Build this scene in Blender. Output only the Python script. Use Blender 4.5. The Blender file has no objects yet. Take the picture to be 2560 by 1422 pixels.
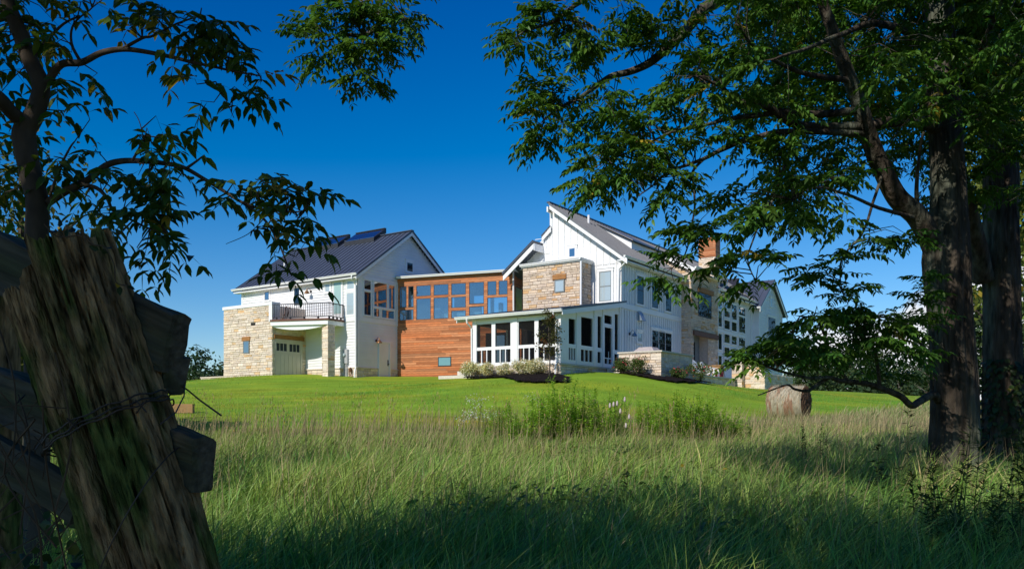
import bpy, math, random
import numpy as np
from mathutils import Vector, noise as mnoise
random.seed(7); RNG = np.random.default_rng(11)
SC = bpy.context.scene; COL = SC.collection
R = math.radians

# ------------------------------------------------------------------ camera, sky, sun, exposure
EYE = 1.5; FPX = 2061.0; CXP = 1280.0; HORIZON = 1038.0
cam_d = bpy.data.cameras.new('camera'); cam = bpy.data.objects.new('camera', cam_d); COL.objects.link(cam)
cam.location = (0, 0, EYE); cam.rotation_euler = (R(90), 0, 0)
cam_d.sensor_width = 36.0; cam_d.lens = 36.0*FPX/2560.0; cam_d.shift_y = (HORIZON-711.0)/2560.0
cam_d.clip_start = 0.05; cam_d.clip_end = 6000
SC.camera = cam
SUN_EL = R(35.0); SUN_XY = (-0.6146, -0.7887)          # horizontal direction towards the sun
sun_d = bpy.data.lights.new('sun', 'SUN'); sun = bpy.data.objects.new('sun', sun_d); COL.objects.link(sun)
sun_d.energy = 4.2; sun_d.angle = R(0.5); sun_d.color = (1.0, 0.94, 0.85)
trav = Vector((-SUN_XY[0]*math.cos(SUN_EL), -SUN_XY[1]*math.cos(SUN_EL), -math.sin(SUN_EL)))
sun.rotation_euler = trav.to_track_quat('-Z', 'Y').to_euler(); sun.location = (-30, -40, 45)
W = bpy.data.worlds.new('World'); SC.world = W; W.use_nodes = True
wn = W.node_tree; wn.nodes.clear()
def N(t, k, **p):
    n = t.nodes.new(k)
    for a, v in p.items(): setattr(n, a, v)
    return n
out = N(wn, 'ShaderNodeOutputWorld'); bg = N(wn, 'ShaderNodeBackground'); sky = N(wn, 'ShaderNodeTexSky')
sky.sky_type = 'NISHITA'; sky.sun_disc = False; sky.sun_elevation = SUN_EL; sky.sun_rotation = math.atan2(SUN_XY[0], SUN_XY[1])
sky.altitude = 300; sky.air_density = 1.0; sky.dust_density = 0.15; sky.ozone_density = 3.0
hs0 = N(wn, 'ShaderNodeHueSaturation'); hs0.inputs['Saturation'].default_value = 1.32
wn.links.new(sky.outputs[0], hs0.inputs['Color'])
vma = N(wn, 'ShaderNodeVectorMath', operation='MULTIPLY_ADD'); vma.inputs[1].default_value = (1.05, 1.1, 1.17); vma.inputs[2].default_value = (-0.62, -0.50, 0.0)   # polarised deep blue
wn.links.new(hs0.outputs[0], vma.inputs[0])
hsv = N(wn, 'ShaderNodeVectorMath', operation='MAXIMUM'); hsv.inputs[1].default_value = (0, 0, 0); wn.links.new(vma.outputs[0], hsv.inputs[0])
# a low bank of fair-weather cloud beyond the fields on the right
tc = N(wn, 'ShaderNodeTexCoord'); mp = N(wn, 'ShaderNodeMapping'); mp.inputs['Scale'].default_value = (9, 9, 13)
wn.links.new(tc.outputs['Generated'], mp.inputs['Vector'])
cn = N(wn, 'ShaderNodeTexNoise'); cn.inputs['Scale'].default_value = 1.0; cn.inputs['Detail'].default_value = 7; cn.inputs['Roughness'].default_value = 0.55
wn.links.new(mp.outputs[0], cn.inputs['Vector'])
sx = N(wn, 'ShaderNodeSeparateXYZ'); wn.links.new(tc.outputs['Generated'], sx.inputs[0])
def wm(op, a, b=None, clamp=False):
    m = N(wn, 'ShaderNodeMath', operation=op); m.use_clamp = clamp
    for i, v in enumerate((a, b)):
        if v is None: continue
        if isinstance(v, (int, float)): m.inputs[i].default_value = v
        else: wn.links.new(v, m.inputs[i])
    return m.outputs[0]
dx = wm('DIVIDE', sx.outputs[0], wm('MAXIMUM', sx.outputs[1], 0.05))
el = wm('DIVIDE', sx.outputs[2], wm('MAXIMUM', sx.outputs[1], 0.05))
top = wm('ADD', wm('MULTIPLY', wm('SUBTRACT', dx, 0.33), 0.46), 0.082)    # cloud top rises to the right
m1 = wm('MULTIPLY', wm('SUBTRACT', wm('ADD', top, wm('MULTIPLY', wm('SUBTRACT', cn.outputs[0], 0.5), 0.16)), el), 45, True)
m2 = wm('MULTIPLY', wm('SUBTRACT', dx, 0.30), 25, True)
m3 = wm('MULTIPLY', wm('SUBTRACT', 0.72, dx), 12, True)
cmask = wm('MULTIPLY', wm('MULTIPLY', wm('MULTIPLY', m1, m2), m3), 0.96)
cmix = N(wn, 'ShaderNodeMixRGB'); wn.links.new(cmask, cmix.inputs[0]); wn.links.new(hsv.outputs[0], cmix.inputs[1])
cmix.inputs[2].default_value = (9.0, 9.1, 9.4, 1)
wn.links.new(cmix.outputs[0], bg.inputs['Color']); bg.inputs['Strength'].default_value = 0.1
wn.links.new(bg.outputs[0], out.inputs[0])
SC.view_settings.view_transform = 'Standard'; SC.view_settings.look = 'None'; SC.view_settings.exposure = 0.0; SC.view_settings.gamma = 1.0
SC.cycles.max_bounces = 6; SC.cycles.transparent_max_bounces = 12; SC.cycles.sample_clamp_indirect = 4.0

# ------------------------------------------------------------------ materials (all procedural)
def material(name, col, rough=0.6, spec=0.3, metal=0.0, nscale=6.0, namt=0.2, stretch=(1, 1, 1), bump=0.0, bscale=20.0, col2=None, c2scale=2.0, c2w=(0.45, 0.62), transl=0.0, detail=5):
    m = bpy.data.materials.new(name); m.use_nodes = True; t = m.node_tree; t.nodes.clear()
    o = N(t, 'ShaderNodeOutputMaterial'); p = N(t, 'ShaderNodeBsdfPrincipled')
    p.inputs['Roughness'].default_value = rough; p.inputs['Specular IOR Level'].default_value = spec; p.inputs['Metallic'].default_value = metal
    co = N(t, 'ShaderNodeTexCoord'); ma = N(t, 'ShaderNodeMapping'); ma.inputs['Scale'].default_value = stretch
    t.links.new(co.outputs['Object'], ma.inputs[0])
    n1 = N(t, 'ShaderNodeTexNoise'); n1.inputs['Scale'].default_value = nscale; n1.inputs['Detail'].default_value = detail
    t.links.new(ma.outputs[0], n1.inputs['Vector'])
    r = N(t, 'ShaderNodeMapRange'); r.inputs['From Min'].default_value = 0.25; r.inputs['From Max'].default_value = 0.75
    r.inputs['To Min'].default_value = 1-namt; r.inputs['To Max'].default_value = 1+namt
    t.links.new(n1.outputs[0], r.inputs[0])
    at = N(t, 'ShaderNodeAttribute', attribute_name='tint')
    base = N(t, 'ShaderNodeRGB'); base.outputs[0].default_value = (*col, 1); src = base.outputs[0]
    if col2 is not None:
        n2 = N(t, 'ShaderNodeTexNoise'); n2.inputs['Scale'].default_value = c2scale; n2.inputs['Detail'].default_value = 6
        t.links.new(ma.outputs[0], n2.inputs['Vector'])
        rr = N(t, 'ShaderNodeMapRange'); rr.inputs['From Min'].default_value = c2w[0]; rr.inputs['From Max'].default_value = c2w[1]
        t.links.new(n2.outputs[0], rr.inputs[0])
        mx = N(t, 'ShaderNodeMixRGB'); t.links.new(rr.outputs[0], mx.inputs[0]); t.links.new(src, mx.inputs[1]); mx.inputs[2].default_value = (*col2, 1)
        src = mx.outputs[0]
    m1_ = N(t, 'ShaderNodeMixRGB', blend_type='MULTIPLY'); m1_.inputs[0].default_value = 1
    t.links.new(src, m1_.inputs[1]); t.links.new(at.outputs['Color'], m1_.inputs[2])
    m2_ = N(t, 'ShaderNodeMixRGB', blend_type='MULTIPLY'); m2_.inputs[0].default_value = 1
    t.links.new(m1_.outputs[0], m2_.inputs[1]); t.links.new(r.outputs[0], m2_.inputs[2])
    t.links.new(m2_.outputs[0], p.inputs['Base Color'])
    if bump > 0:
        n3 = N(t, 'ShaderNodeTexNoise'); n3.inputs['Scale'].default_value = bscale; n3.inputs['Detail'].default_value = 6
        t.links.new(ma.outputs[0], n3.inputs['Vector'])
        b = N(t, 'ShaderNodeBump'); b.inputs['Strength'].default_value = 1.0; b.inputs['Distance'].default_value = bump
        t.links.new(n3.outputs[0], b.inputs['Height']); t.links.new(b.outputs[0], p.inputs['Normal'])
    sh = p.outputs[0]
    if transl > 0:
        tr = N(t, 'ShaderNodeBsdfTranslucent'); mt = N(t, 'ShaderNodeMixRGB', blend_type='MULTIPLY'); mt.inputs[0].default_value = 1
        t.links.new(m2_.outputs[0], mt.inputs[1]); mt.inputs[2].default_value = (1.0, 1.0, 0.45, 1)
        t.links.new(mt.outputs[0], tr.inputs[0])
        ms = N(t, 'ShaderNodeMixShader'); ms.inputs[0].default_value = transl
        t.links.new(sh, ms.inputs[1]); t.links.new(tr.outputs[0], ms.inputs[2]); sh = ms.outputs[0]
    t.links.new(sh, o.inputs[0])
    return m
def glass(name, diff, refl=0.35, see=0.0, tint=(0.6, 0.75, 0.82)):
    m = bpy.data.materials.new(name); m.use_nodes = True; t = m.node_tree; t.nodes.clear()
    o = N(t, 'ShaderNodeOutputMaterial'); g = N(t, 'ShaderNodeBsdfGlossy'); g.inputs['Roughness'].default_value = 0.02; g.inputs[0].default_value = (0.85, 0.9, 0.95, 1)
    tc_ = N(t, 'ShaderNodeTexCoord'); nz = N(t, 'ShaderNodeTexNoise'); nz.inputs['Scale'].default_value = 0.9
    t.links.new(tc_.outputs['Object'], nz.inputs['Vector'])
    bp_ = N(t, 'ShaderNodeBump'); bp_.inputs['Distance'].default_value = 0.012; bp_.inputs['Strength'].default_value = 0.6
    t.links.new(nz.outputs[0], bp_.inputs['Height']); t.links.new(bp_.outputs[0], g.inputs['Normal'])
    if see > 0:
        a = N(t, 'ShaderNodeBsdfTransparent'); a.inputs[0].default_value = (*tint, 1)
    else:
        a = N(t, 'ShaderNodeBsdfDiffuse'); a.inputs[0].default_value = (*diff, 1)
    lw = N(t, 'ShaderNodeLayerWeight'); lw.inputs[0].default_value = 0.35
    ad = N(t, 'ShaderNodeMath', operation='MULTIPLY_ADD'); t.links.new(lw.outputs['Facing'], ad.inputs[0]); ad.inputs[1].default_value = 0.55*refl; ad.inputs[2].default_value = refl*0.8
    ad.use_clamp = True
    mx = N(t, 'ShaderNodeMixShader'); t.links.new(ad.outputs[0], mx.inputs[0]); t.links.new(a.outputs[0], mx.inputs[1]); t.links.new(g.outputs[0], mx.inputs[2])
    t.links.new(mx.outputs[0], o.inputs[0]); return m
def screen_mat(name):
    m = bpy.data.materials.new(name); m.use_nodes = True; t = m.node_tree; t.nodes.clear()
    o = N(t, 'ShaderNodeOutputMaterial'); d = N(t, 'ShaderNodeBsdfDiffuse'); d.inputs[0].default_value = (0.012, 0.013, 0.015, 1)
    a = N(t, 'ShaderNodeBsdfTransparent'); mx = N(t, 'ShaderNodeMixShader'); mx.inputs[0].default_value = 0.5
    t.links.new(a.outputs[0], mx.inputs[1]); t.links.new(d.outputs[0], mx.inputs[2]); t.links.new(mx.outputs[0], o.inputs[0]); return m
M = {}
M['white'] = material('white_paint', (0.80, 0.80, 0.795), 0.45, 0.4, nscale=0.9, namt=0.07)
M['trim'] = material('white_trim', (0.84, 0.84, 0.83), 0.4, 0.4, nscale=2, namt=0.03)
M['roof'] = material('slate_metal_roof', (0.068, 0.082, 0.112), 0.42, 0.5, nscale=1.2, namt=0.12)
M['roof_light'] = material('grey_metal_roof', (0.17, 0.17, 0.18), 0.42, 0.5, nscale=1.2, namt=0.10)
M['black'] = material('dark_bronze_metal', (0.03, 0.03, 0.035), 0.5, 0.4)
M['stone'] = material('sandstone', (0.74, 0.635, 0.515), 0.9, 0.15, nscale=9, namt=0.16, bump=0.006, bscale=14)
M['stone_tan'] = material('tan_stone', (0.66, 0.545, 0.43), 0.9, 0.15, nscale=9, namt=0.18, bump=0.006, bscale=14)
M['mortar'] = material('mortar', (0.46, 0.39, 0.30), 0.95, 0.1)
M['cedar'] = material('cedar_boards', (0.50, 0.182, 0.070), 0.6, 0.25, nscale=3, namt=0.35, stretch=(1.2, 1.2, 14), bump=0.002, bscale=12)
M['timber'] = material('timber_beam', (0.36, 0.17, 0.06), 0.7, 0.2, nscale=4, namt=0.35, stretch=(1, 1, 9))
M['brown'] = material('brown_deck_trim', (0.16, 0.07, 0.045), 0.6, 0.3)
M['cream'] = material('cream_door_paint', (0.62, 0.57, 0.48), 0.5, 0.35, nscale=2, namt=0.05)
M['grey'] = material('grey_box_metal', (0.40, 0.41, 0.42), 0.5, 0.5)
M['rust'] = material('rusty_pipe', (0.15, 0.07, 0.035), 0.7, 0.3)
M['copper'] = material('copper_shade', (0.30, 0.15, 0.07), 0.35, 0.5, metal=0.6)
M['galv'] = material('galvanised_shade', (0.25, 0.32, 0.38), 0.35, 0.5, metal=0.5)
M['sash'] = material('grey_window_sash', (0.20, 0.22, 0.22), 0.5, 0.4)
M['interior'] = material('interior_wall', (0.55, 0.52, 0.48), 0.8, 0.2)
M['dark'] = material('dark_interior', (0.03, 0.028, 0.026), 0.8, 0.2)
M['cap'] = material('limestone_cap', (0.62, 0.57, 0.48), 0.85, 0.2, nscale=8, namt=0.12)
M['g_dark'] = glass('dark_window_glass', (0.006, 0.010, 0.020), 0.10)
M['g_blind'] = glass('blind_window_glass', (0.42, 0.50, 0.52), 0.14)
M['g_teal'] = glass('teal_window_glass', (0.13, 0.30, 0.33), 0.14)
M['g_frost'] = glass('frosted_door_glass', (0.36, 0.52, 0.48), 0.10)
M['g_mirror'] = glass('reflective_window_glass', (0.012, 0.02, 0.035), 0.5)
M['g_link'] = glass('link_window_glass', (0, 0, 0), 0.26, see=1, tint=(0.55, 0.72, 0.80))
M['screen'] = screen_mat('insect_screen')

# ------------------------------------------------------------------ mesh helpers
class MB:
    def __init__(s, off=(0, 0, 0)): s.v = []; s.f = []; s.t = []; s.off = off
    def add(s, pts, faces, tint=(1, 1, 1)):
        k = len(s.v); ox, oy, oz = s.off
        s.v += [(p[0]+ox, p[1]+oy, p[2]+oz) for p in pts]
        for f in faces: s.f.append([k+i for i in f]); s.t.append(tint)
    def hexa(s, p, tint=(1, 1, 1)):
        s.add(p, [(0, 3, 2, 1), (4, 5, 6, 7), (0, 1, 5, 4), (1, 2, 6, 5), (2, 3, 7, 6), (3, 0, 4, 7)], tint)
    def box(s, a0, a1, b0, b1, z0, z1, tint=(1, 1, 1)):
        s.hexa([(a0, b0, z0), (a1, b0, z0), (a1, b1, z0), (a0, b1, z0), (a0, b0, z1), (a1, b0, z1), (a1, b1, z1), (a0, b1, z1)], tint)
    def pbox(s, pl, u0, u1, z0, z1, d0, d1, tint=(1, 1, 1), zt=None):
        za, zb = (z1, z1) if zt is None else zt
        q = pl.pt
        s.hexa([q(u0, z0, d1), q(u1, z0, d1), q(u1, z0, d0), q(u0, z0, d0), q(u0, za, d1), q(u1, zb, d1), q(u1, zb, d0), q(u0, za, d0)], tint)
    def prism(s, poly, ext, tint=(1, 1, 1)):          # polygon extruded by a vector
        n = len(poly); e = Vector(ext)
        p = [tuple(x) for x in poly]+[tuple(Vector(x)+e) for x in poly]
        s.add(p, [tuple(range(n-1, -1, -1)), tuple(range(n, 2*n))]+[(i, (i+1) % n, n+(i+1) % n, n+i) for i in range(n)], tint)
    def beam(s, p, q, w, h, tint=(1, 1, 1), up=(0, 0, 1)):
        p = Vector(p); q = Vector(q); d = (q-p).normalized(); u = Vector(up); sd = d.cross(u).normalized(); u = sd.cross(d)
        a = sd*(w/2); b = u*(h/2)
        s.hexa([p-a-b, q-a-b, q+a-b, p+a-b, p-a+b, q-a+b, q+a+b, p+a+b], tint)
    def tube(s, pts, rad, n=8, tint=(1, 1, 1), cap=True):
        pts = [Vector(p) for p in pts]; m = len(pts)
        if not hasattr(rad, '__len__'): rad = [rad]*m
        V = []; F = []; ref = None
        for i in range(m):
            d = (pts[min(i+1, m-1)]-pts[max(i-1, 0)]); d = d.normalized() if d.length > 1e-9 else Vector((0, 0, 1))
            if ref is None: ref = Vector((1, 0, 0)) if abs(d.x) < 0.8 else Vector((0, 1, 0))
            x = (ref-d*ref.dot(d)).normalized(); y = d.cross(x); ref = x
            for k in range(n):
                a = 2*math.pi*k/n; V.append(pts[i]+(x*math.cos(a)+y*math.sin(a))*rad[i])
        for i in range(m-1):
            for k in range(n): F.append((i*n+k, i*n+(k+1) % n, (i+1)*n+(k+1) % n, (i+1)*n+k))
        if cap: F.append(tuple(range(n-1, -1, -1))); F.append(tuple(range((m-1)*n, m*n)))
        s.add(V, F, tint)
    def build(s, name, mat, parent=None, smooth=False, loc=None):
        me = bpy.data.meshes.new(name); me.from_pydata(s.v, [], s.f)
        at = me.attributes.new('tint', 'FLOAT_COLOR', 'FACE')
        at.data.foreach_set('color', np.array([(*t, 1) for t in s.t], dtype=np.float32).ravel())
        me.materials.append(mat)
        if smooth: me.polygons.foreach_set('use_smooth', [True]*len(me.polygons))
        me.update(); o = bpy.data.objects.new(name, me); COL.objects.link(o)
        if parent is not None: o.parent = parent
        if loc is not None: o.location = loc
        return o
def np_mesh(name, V, T, tint, mat, parent=None, smooth=False, loc=None):
    me = bpy.data.meshes.new(name); nv = len(V); nt = len(T)
    me.vertices.add(nv); me.vertices.foreach_set('co', np.asarray(V, np.float32).ravel())
    me.loops.add(nt*3); me.loops.foreach_set('vertex_index', np.asarray(T, np.int32).ravel())
    me.polygons.add(nt); me.polygons.foreach_set('loop_start', np.arange(0, nt*3, 3, dtype=np.int32))
    if smooth: me.polygons.foreach_set('use_smooth', np.ones(nt, bool))
    at = me.attributes.new('tint', 'FLOAT_COLOR', 'POINT'); c = np.ones((nv, 4), np.float32); c[:, :3] = tint
    at.data.foreach_set('color', c.ravel())
    me.materials.append(mat); me.update(calc_edges=True); me.validate()
    o = bpy.data.objects.new(name, me); COL.objects.link(o)
    if parent is not None: o.parent = parent
    if loc is not None: o.location = loc
    return o
def tag(o, label=None, cat=None, group=None, kind=None):
    for k, v in (('label', label), ('category', cat), ('group', group), ('kind', kind)):
        if v: o[k] = v
    return o
def empty(name, loc, rz=0.0):
    e = bpy.data.objects.new(name, None); COL.objects.link(e); e.location = loc; e.rotation_euler = (0, 0, rz); e.empty_display_size = 0.2; return e
def copy_tree(o, parent=None):
    c = o.copy(); COL.objects.link(c)
    if parent is not None: c.parent = parent
    for ch in list(o.children): copy_tree(ch, c)
    return c
def at(x, y, Y): return Vector(((x-CXP)/FPX*Y, Y, EYE+(HORIZON-y)/FPX*Y))   # photo sight line -> point at depth Y

# ------------------------------------------------------------------ terrain
HO = np.array([-9.013, 48.0]); EX = np.array([0.8242, -0.5663]); EY = np.array([0.5663, 0.8242]); HROT = math.atan2(-0.5663, 0.8242)
def hw(a, b, z=None):
    p = HO+a*EX+b*EY
    return (float(p[0]), float(p[1])) if z is None else Vector((float(p[0]), float(p[1]), z))
CP = [(-14, 0, .3), (0, -2, .25), (14, 0, .3), (-10, 8, .32), (0, 8, .28), (10, 8, .33), (-20, 14, .5), (0, 14, .40), (10, 14, .42), (20, 14, .4), (0, 20, .72), (-10, 20, .75), (10, 20, .7), (22, 22, .6),
      (0, 28, 1.42), (-12, 28, 1.42), (11, 28, 1.12), (24, 30, 1.0), (11.8, 33, 1.36), (2, 36, 2.8), (-4, 41, 3.1), (-12, 42, 2.9), (-20, 40, 2.5), (18, 42, 2.1), (30, 42, 1.5),
      (7.4, 35, 1.95), (12.2, 40.5, 2.45), (-18.2, 51, 3.72), (-14, 48.2, 3.86), (-9, 48, 3.72), (0, 48.2, 3.82), (2.3, 39.3, 3.42), (7.3, 40.4, 3.36), (12.4, 47.8, 3.2), (16, 55, 3.3),
      (23, 58, 3.2), (30, 57, 2.7), (40, 60, 2.0), (-21, 51, 3.5), (-28, 52, 2.9), (-45, 60, 1.6), (-10, 62, 3.9), (5, 65, 4.0), (20, 70, 3.0), (0, 90, 2.5), (40, 90, 0.8), (-40, 90, 1.2), (70, 70, 0.3), (-70, 40, 0.5), (70, 20, 0),
      (60, 130, 0.2), (0, 150, 0), (-60, 140, 0.5), (-70, 0, 0), (70, -30, 0), (-60, -60, 0), (0, -60, 0), (120, 120, -0.5), (-120, 100, -.5)]
CP = np.array(CP)
def _tps(r): return np.where(r > 1e-9, r*r*np.log(np.maximum(r, 1e-9)), 0.0)
_d = np.hypot(CP[:, None, 0]-CP[None, :, 0], CP[:, None, 1]-CP[None, :, 1]); n_ = len(CP)
_A = np.zeros((n_+3, n_+3)); _A[:n_, :n_] = _tps(_d)+np.eye(n_)*0.6; _P = np.c_[np.ones(n_), CP[:, :2]]; _A[:n_, n_:] = _P; _A[n_:, :n_] = _P.T
_w = np.linalg.solve(_A, np.r_[CP[:, 2], 0, 0, 0])
def H(x, y):
    x = np.atleast_1d(np.asarray(x, float)); y = np.atleast_1d(np.asarray(y, float)); sh = x.shape; x = x.ravel(); y = y.ravel(); z = np.empty_like(x)
    for i in range(0, len(x), 20000):
        xs = x[i:i+20000]; ys = y[i:i+20000]
        z[i:i+20000] = _tps(np.hypot(xs[:, None]-CP[None, :, 0], ys[:, None]-CP[None, :, 1])) @ _w[:n_]+_w[n_]+_w[n_+1]*xs+_w[n_+2]*ys
    d = np.hypot(x, y-40); w = np.clip((d-90)/70, 0, 1); w = w*w*(3-2*w)
    return (z*(1-w)+w*(-0.5)).reshape(sh)
def h1(x, y): return float(H([x], [y])[0])
gx = np.unique(np.r_[np.linspace(-1500, -120, 12), np.linspace(-120, -40, 20), np.linspace(-40, 50, 181), np.linspace(50, 130, 20), np.linspace(130, 1500, 12)])
gy = np.unique(np.r_[np.linspace(-600, -60, 6), np.linspace(-60, -6, 14), np.linspace(-6, 72, 157), np.linspace(72, 160, 22), np.linspace(160, 2500, 14)])
GX, GY = np.meshgrid(gx, gy); GZ = H(GX, GY)
GZ = GZ+np.array([mnoise.noise((x*0.5, y*0.5, 0))*0.03+mnoise.noise((x*0.13, y*0.13, 3))*0.06 for x, y in zip(GX.ravel(), GY.ravel())]).reshape(GX.shape)
nx = len(gx); ny = len(gy); ii = np.arange(nx*ny).reshape(ny, nx)
q0 = ii[:-1, :-1].ravel(); q1 = ii[:-1, 1:].ravel(); q2 = ii[1:, 1:].ravel(); q3 = ii[1:, :-1].ravel()
T = np.r_[np.c_[q0, q1, q2], np.c_[q0, q2, q3]]
def lawn_edge(x): return 25.2+0.9*np.sin(x*0.23)+0.05*x+np.clip(x-6, 0, 20)*1.15        # where rough meadow meets mown lawn
lm = np.clip((GY-lawn_edge(GX))/1.5+0.5, 0, 1)
tint = np.stack([0.085+(0.20-0.085)*lm, 0.085+(0.33-0.085)*lm, 0.03+(0.026-0.03)*lm], -1).reshape(-1, 3)
M['ground'] = material('turf', (1, 1, 1), 0.95, 0.1, nscale=0.7, namt=0.28, stretch=(0.5, 1.3, 1), bump=0.03, bscale=9, detail=8, col2=(1.25, .98, .9), c2scale=.35, c2w=(.45, .65))
tag(np_mesh('lawn', np.stack([GX, GY, GZ], -1).reshape(-1, 3), T, tint, M['ground'], smooth=True), kind='structure')

# ------------------------------------------------------------------ the house (local frame: a to the right along the fronts, b away, heights are world heights)
HB = 3.5
house = empty('house', (HO[0], HO[1], HB), HROT)
tag(house, 'white farmhouse with metal roofs, stone garage, cedar link and screened porch on the hill', 'house')
class PL:
    def __init__(s, o, du, n): s.o = o; s.du = du; s.n = n
    def pt(s, u, z, d): return (s.o[0]+u*s.du[0]+d*s.n[0], s.o[1]+u*s.du[1]+d*s.n[1], z)
def front(b): return PL((0, b), (1, 0), (0, -1))
def right(a): return PL((a, 0), (0, 1), (1, 0))
_c, _s = math.cos(math.atan(.25)), math.sin(math.atan(.25))
LINK = PL((0, 3.44), (_c, _s), (_s, -_c)); LINKR = PL((7.59*_c, 3.44+7.59*_s), (-_s, _c), (_c, _s))
def HM(): return MB((0, 0, -HB))
def rect_sub(r, ops):
    out = [r]
    for (a, b, c, d) in ops:
        nxt = []
        for (u0, u1, z0, z1) in out:
            if b <= u0 or a >= u1 or d <= z0 or c >= z1: nxt.append((u0, u1, z0, z1)); continue
            if a > u0: nxt.append((u0, a, z0, z1))
            if b < u1: nxt.append((b, u1, z0, z1))
            m0, m1 = max(u0, a), min(u1, b)
            if c > z0: nxt.append((m0, m1, z0, c))
            if d < z1: nxt.append((m0, m1, d, z1))
        out = nxt
    return out
STONES = [(1, 1, 1), (0.95, 0.93, 0.93), (1.05, 1.02, 0.98), (0.90, 0.86, 0.84), (1.0, 0.92, 0.82), (1.06, 1.06, 1.08), (0.97, 0.95, 0.92)]
def stone_wall(mb, pl, u0, u1, z0, z1, ops=(), zt=None, acc=0.05, d=0.0):
    z = z0
    while z < z1-0.02:
        h = random.choice((0.10, 0.13, 0.13, 0.16, 0.19)); zz = min(z+h, z1)
        if z1-zz < 0.05: zz = z1
        u = u0
        while u < u1-0.01:
            l = random.uniform(0.22, 0.62); ue = min(u+l, u1)
            if u1-ue < 0.12: ue = u1
            tn = random.choice(STONES); k = random.uniform(0.88, 1.08)
            if random.random() < acc: tn = random.choice(((0.98, 0.72, 0.45), (0.95, 0.78, 0.55)))
            tn = tuple(c*k for c in tn)
            for (a, b, c, e) in rect_sub((u, ue, z, zz), ops):
                if zt is not None and e > zt((a+b)/2): continue
                if b-a < 0.02 or e-c < 0.02: continue
                g = 0.005; dd = d+random.uniform(0.010, 0.034); ch = min(0.018, (b-a)/4, (e-c)/4)
                A, B, Cc, E = a+g*(a > u0), b-g*(b < u1), c+g, e-g
                q = pl.pt
                P = [q(A, Cc, 0), q(B, Cc, 0), q(B, E, 0), q(A, E, 0)]
                j = lambda: random.uniform(-0.008, 0.008)
                P += [q(A+ch*(a > u0), Cc+ch, dd+j()), q(B-ch*(b < u1), Cc+ch, dd+j()), q(B-ch*(b < u1), E-ch, dd+j()), q(A+ch*(a > u0), E-ch, dd+j())]
                mb.add(P, [(4, 5, 6, 7), (0, 1, 5, 4), (1, 2, 6, 5), (2, 3, 7, 6), (3, 0, 4, 7)], tn)
            u = ue
        z = zz
def clap(mb, pl, u0, u1, z0, z1, span=None, h=0.165, ops=()):
    z = z0
    while z < z1-0.01:
        zz = min(z+h, z1); a, b = (u0, u1) if span is None else span((z+zz)/2)
        if b-a > 0.05:
            k = random.uniform(0.97, 1.02)
            for (A, B, C_, D_) in rect_sub((a, b, z, zz), ops):
                if D_-C_ < h*0.5 and ops: continue
                q = pl.pt
                mb.add([q(A, C_, 0), q(B, C_, 0), q(B, D_, 0), q(A, D_, 0), q(A, C_, .036), q(B, C_, .036), q(B, D_, .005), q(A, D_, .005)],
                       [(4, 5, 6, 7), (0, 1, 5, 4), (1, 2, 6, 5), (2, 3, 7, 6), (3, 0, 4, 7)], (k, k, k))
        z = zz
def battens(mb, pl, u0, u1, z0, ztop, step=0.41, ops=()):
    u = u0+0.1
    while u < u1-0.04:
        for (A, B, C_, D_) in rect_sub((u, u+0.05, z0, ztop(u+0.025)), ops):
            if D_-C_ > 0.05: mb.pbox(pl, A, B, C_, D_, 0, 0.022)
        u += step
def planks(mb, pl, u0, u1, z0, z1, ops=(), h=0.135):
    z = z0
    while z < z1-0.02:
        zz = min(z+h, z1); u = u0
        while u < u1:
            ue = min(u+random.uniform(1.0, 3.6), u1)
            k = random.uniform(0.70, 1.30); w = random.uniform(0.86, 1.18); tn = (k, k*w, k*w*w)
            for (A, B, C_, D_) in rect_sub((u, ue, z+0.014, zz), ops):
                if B-A > 0.02 and D_-C_ > 0.015: mb.pbox(pl, A, B-0.003, C_, D_, 0, 0.02+random.uniform(0, .005), tn)
            u = ue
        z = zz
def wall_open(mb, pl, u0, u1, z0, ztop, ops, d0, d1, tint=(1, 1, 1)):
    us = sorted({u0, u1} | {min(max(o[i], u0), u1) for o in ops for i in (0, 1)})
    for a, b in zip(us, us[1:]):
        if b-a < 1e-4: continue
        z = z0
        for (p, q, c, d) in sorted((o for o in ops if o[0] <= a+1e-6 and o[1] >= b-1e-6), key=lambda o: o[2]):
            if c > z+1e-4: mb.pbox(pl, a, b, z, c, d0, d1, tint)
            z = d
        mb.pbox(pl, a, b, z, 0, d0, d1, tint, zt=(ztop(a), ztop(b)))
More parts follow.
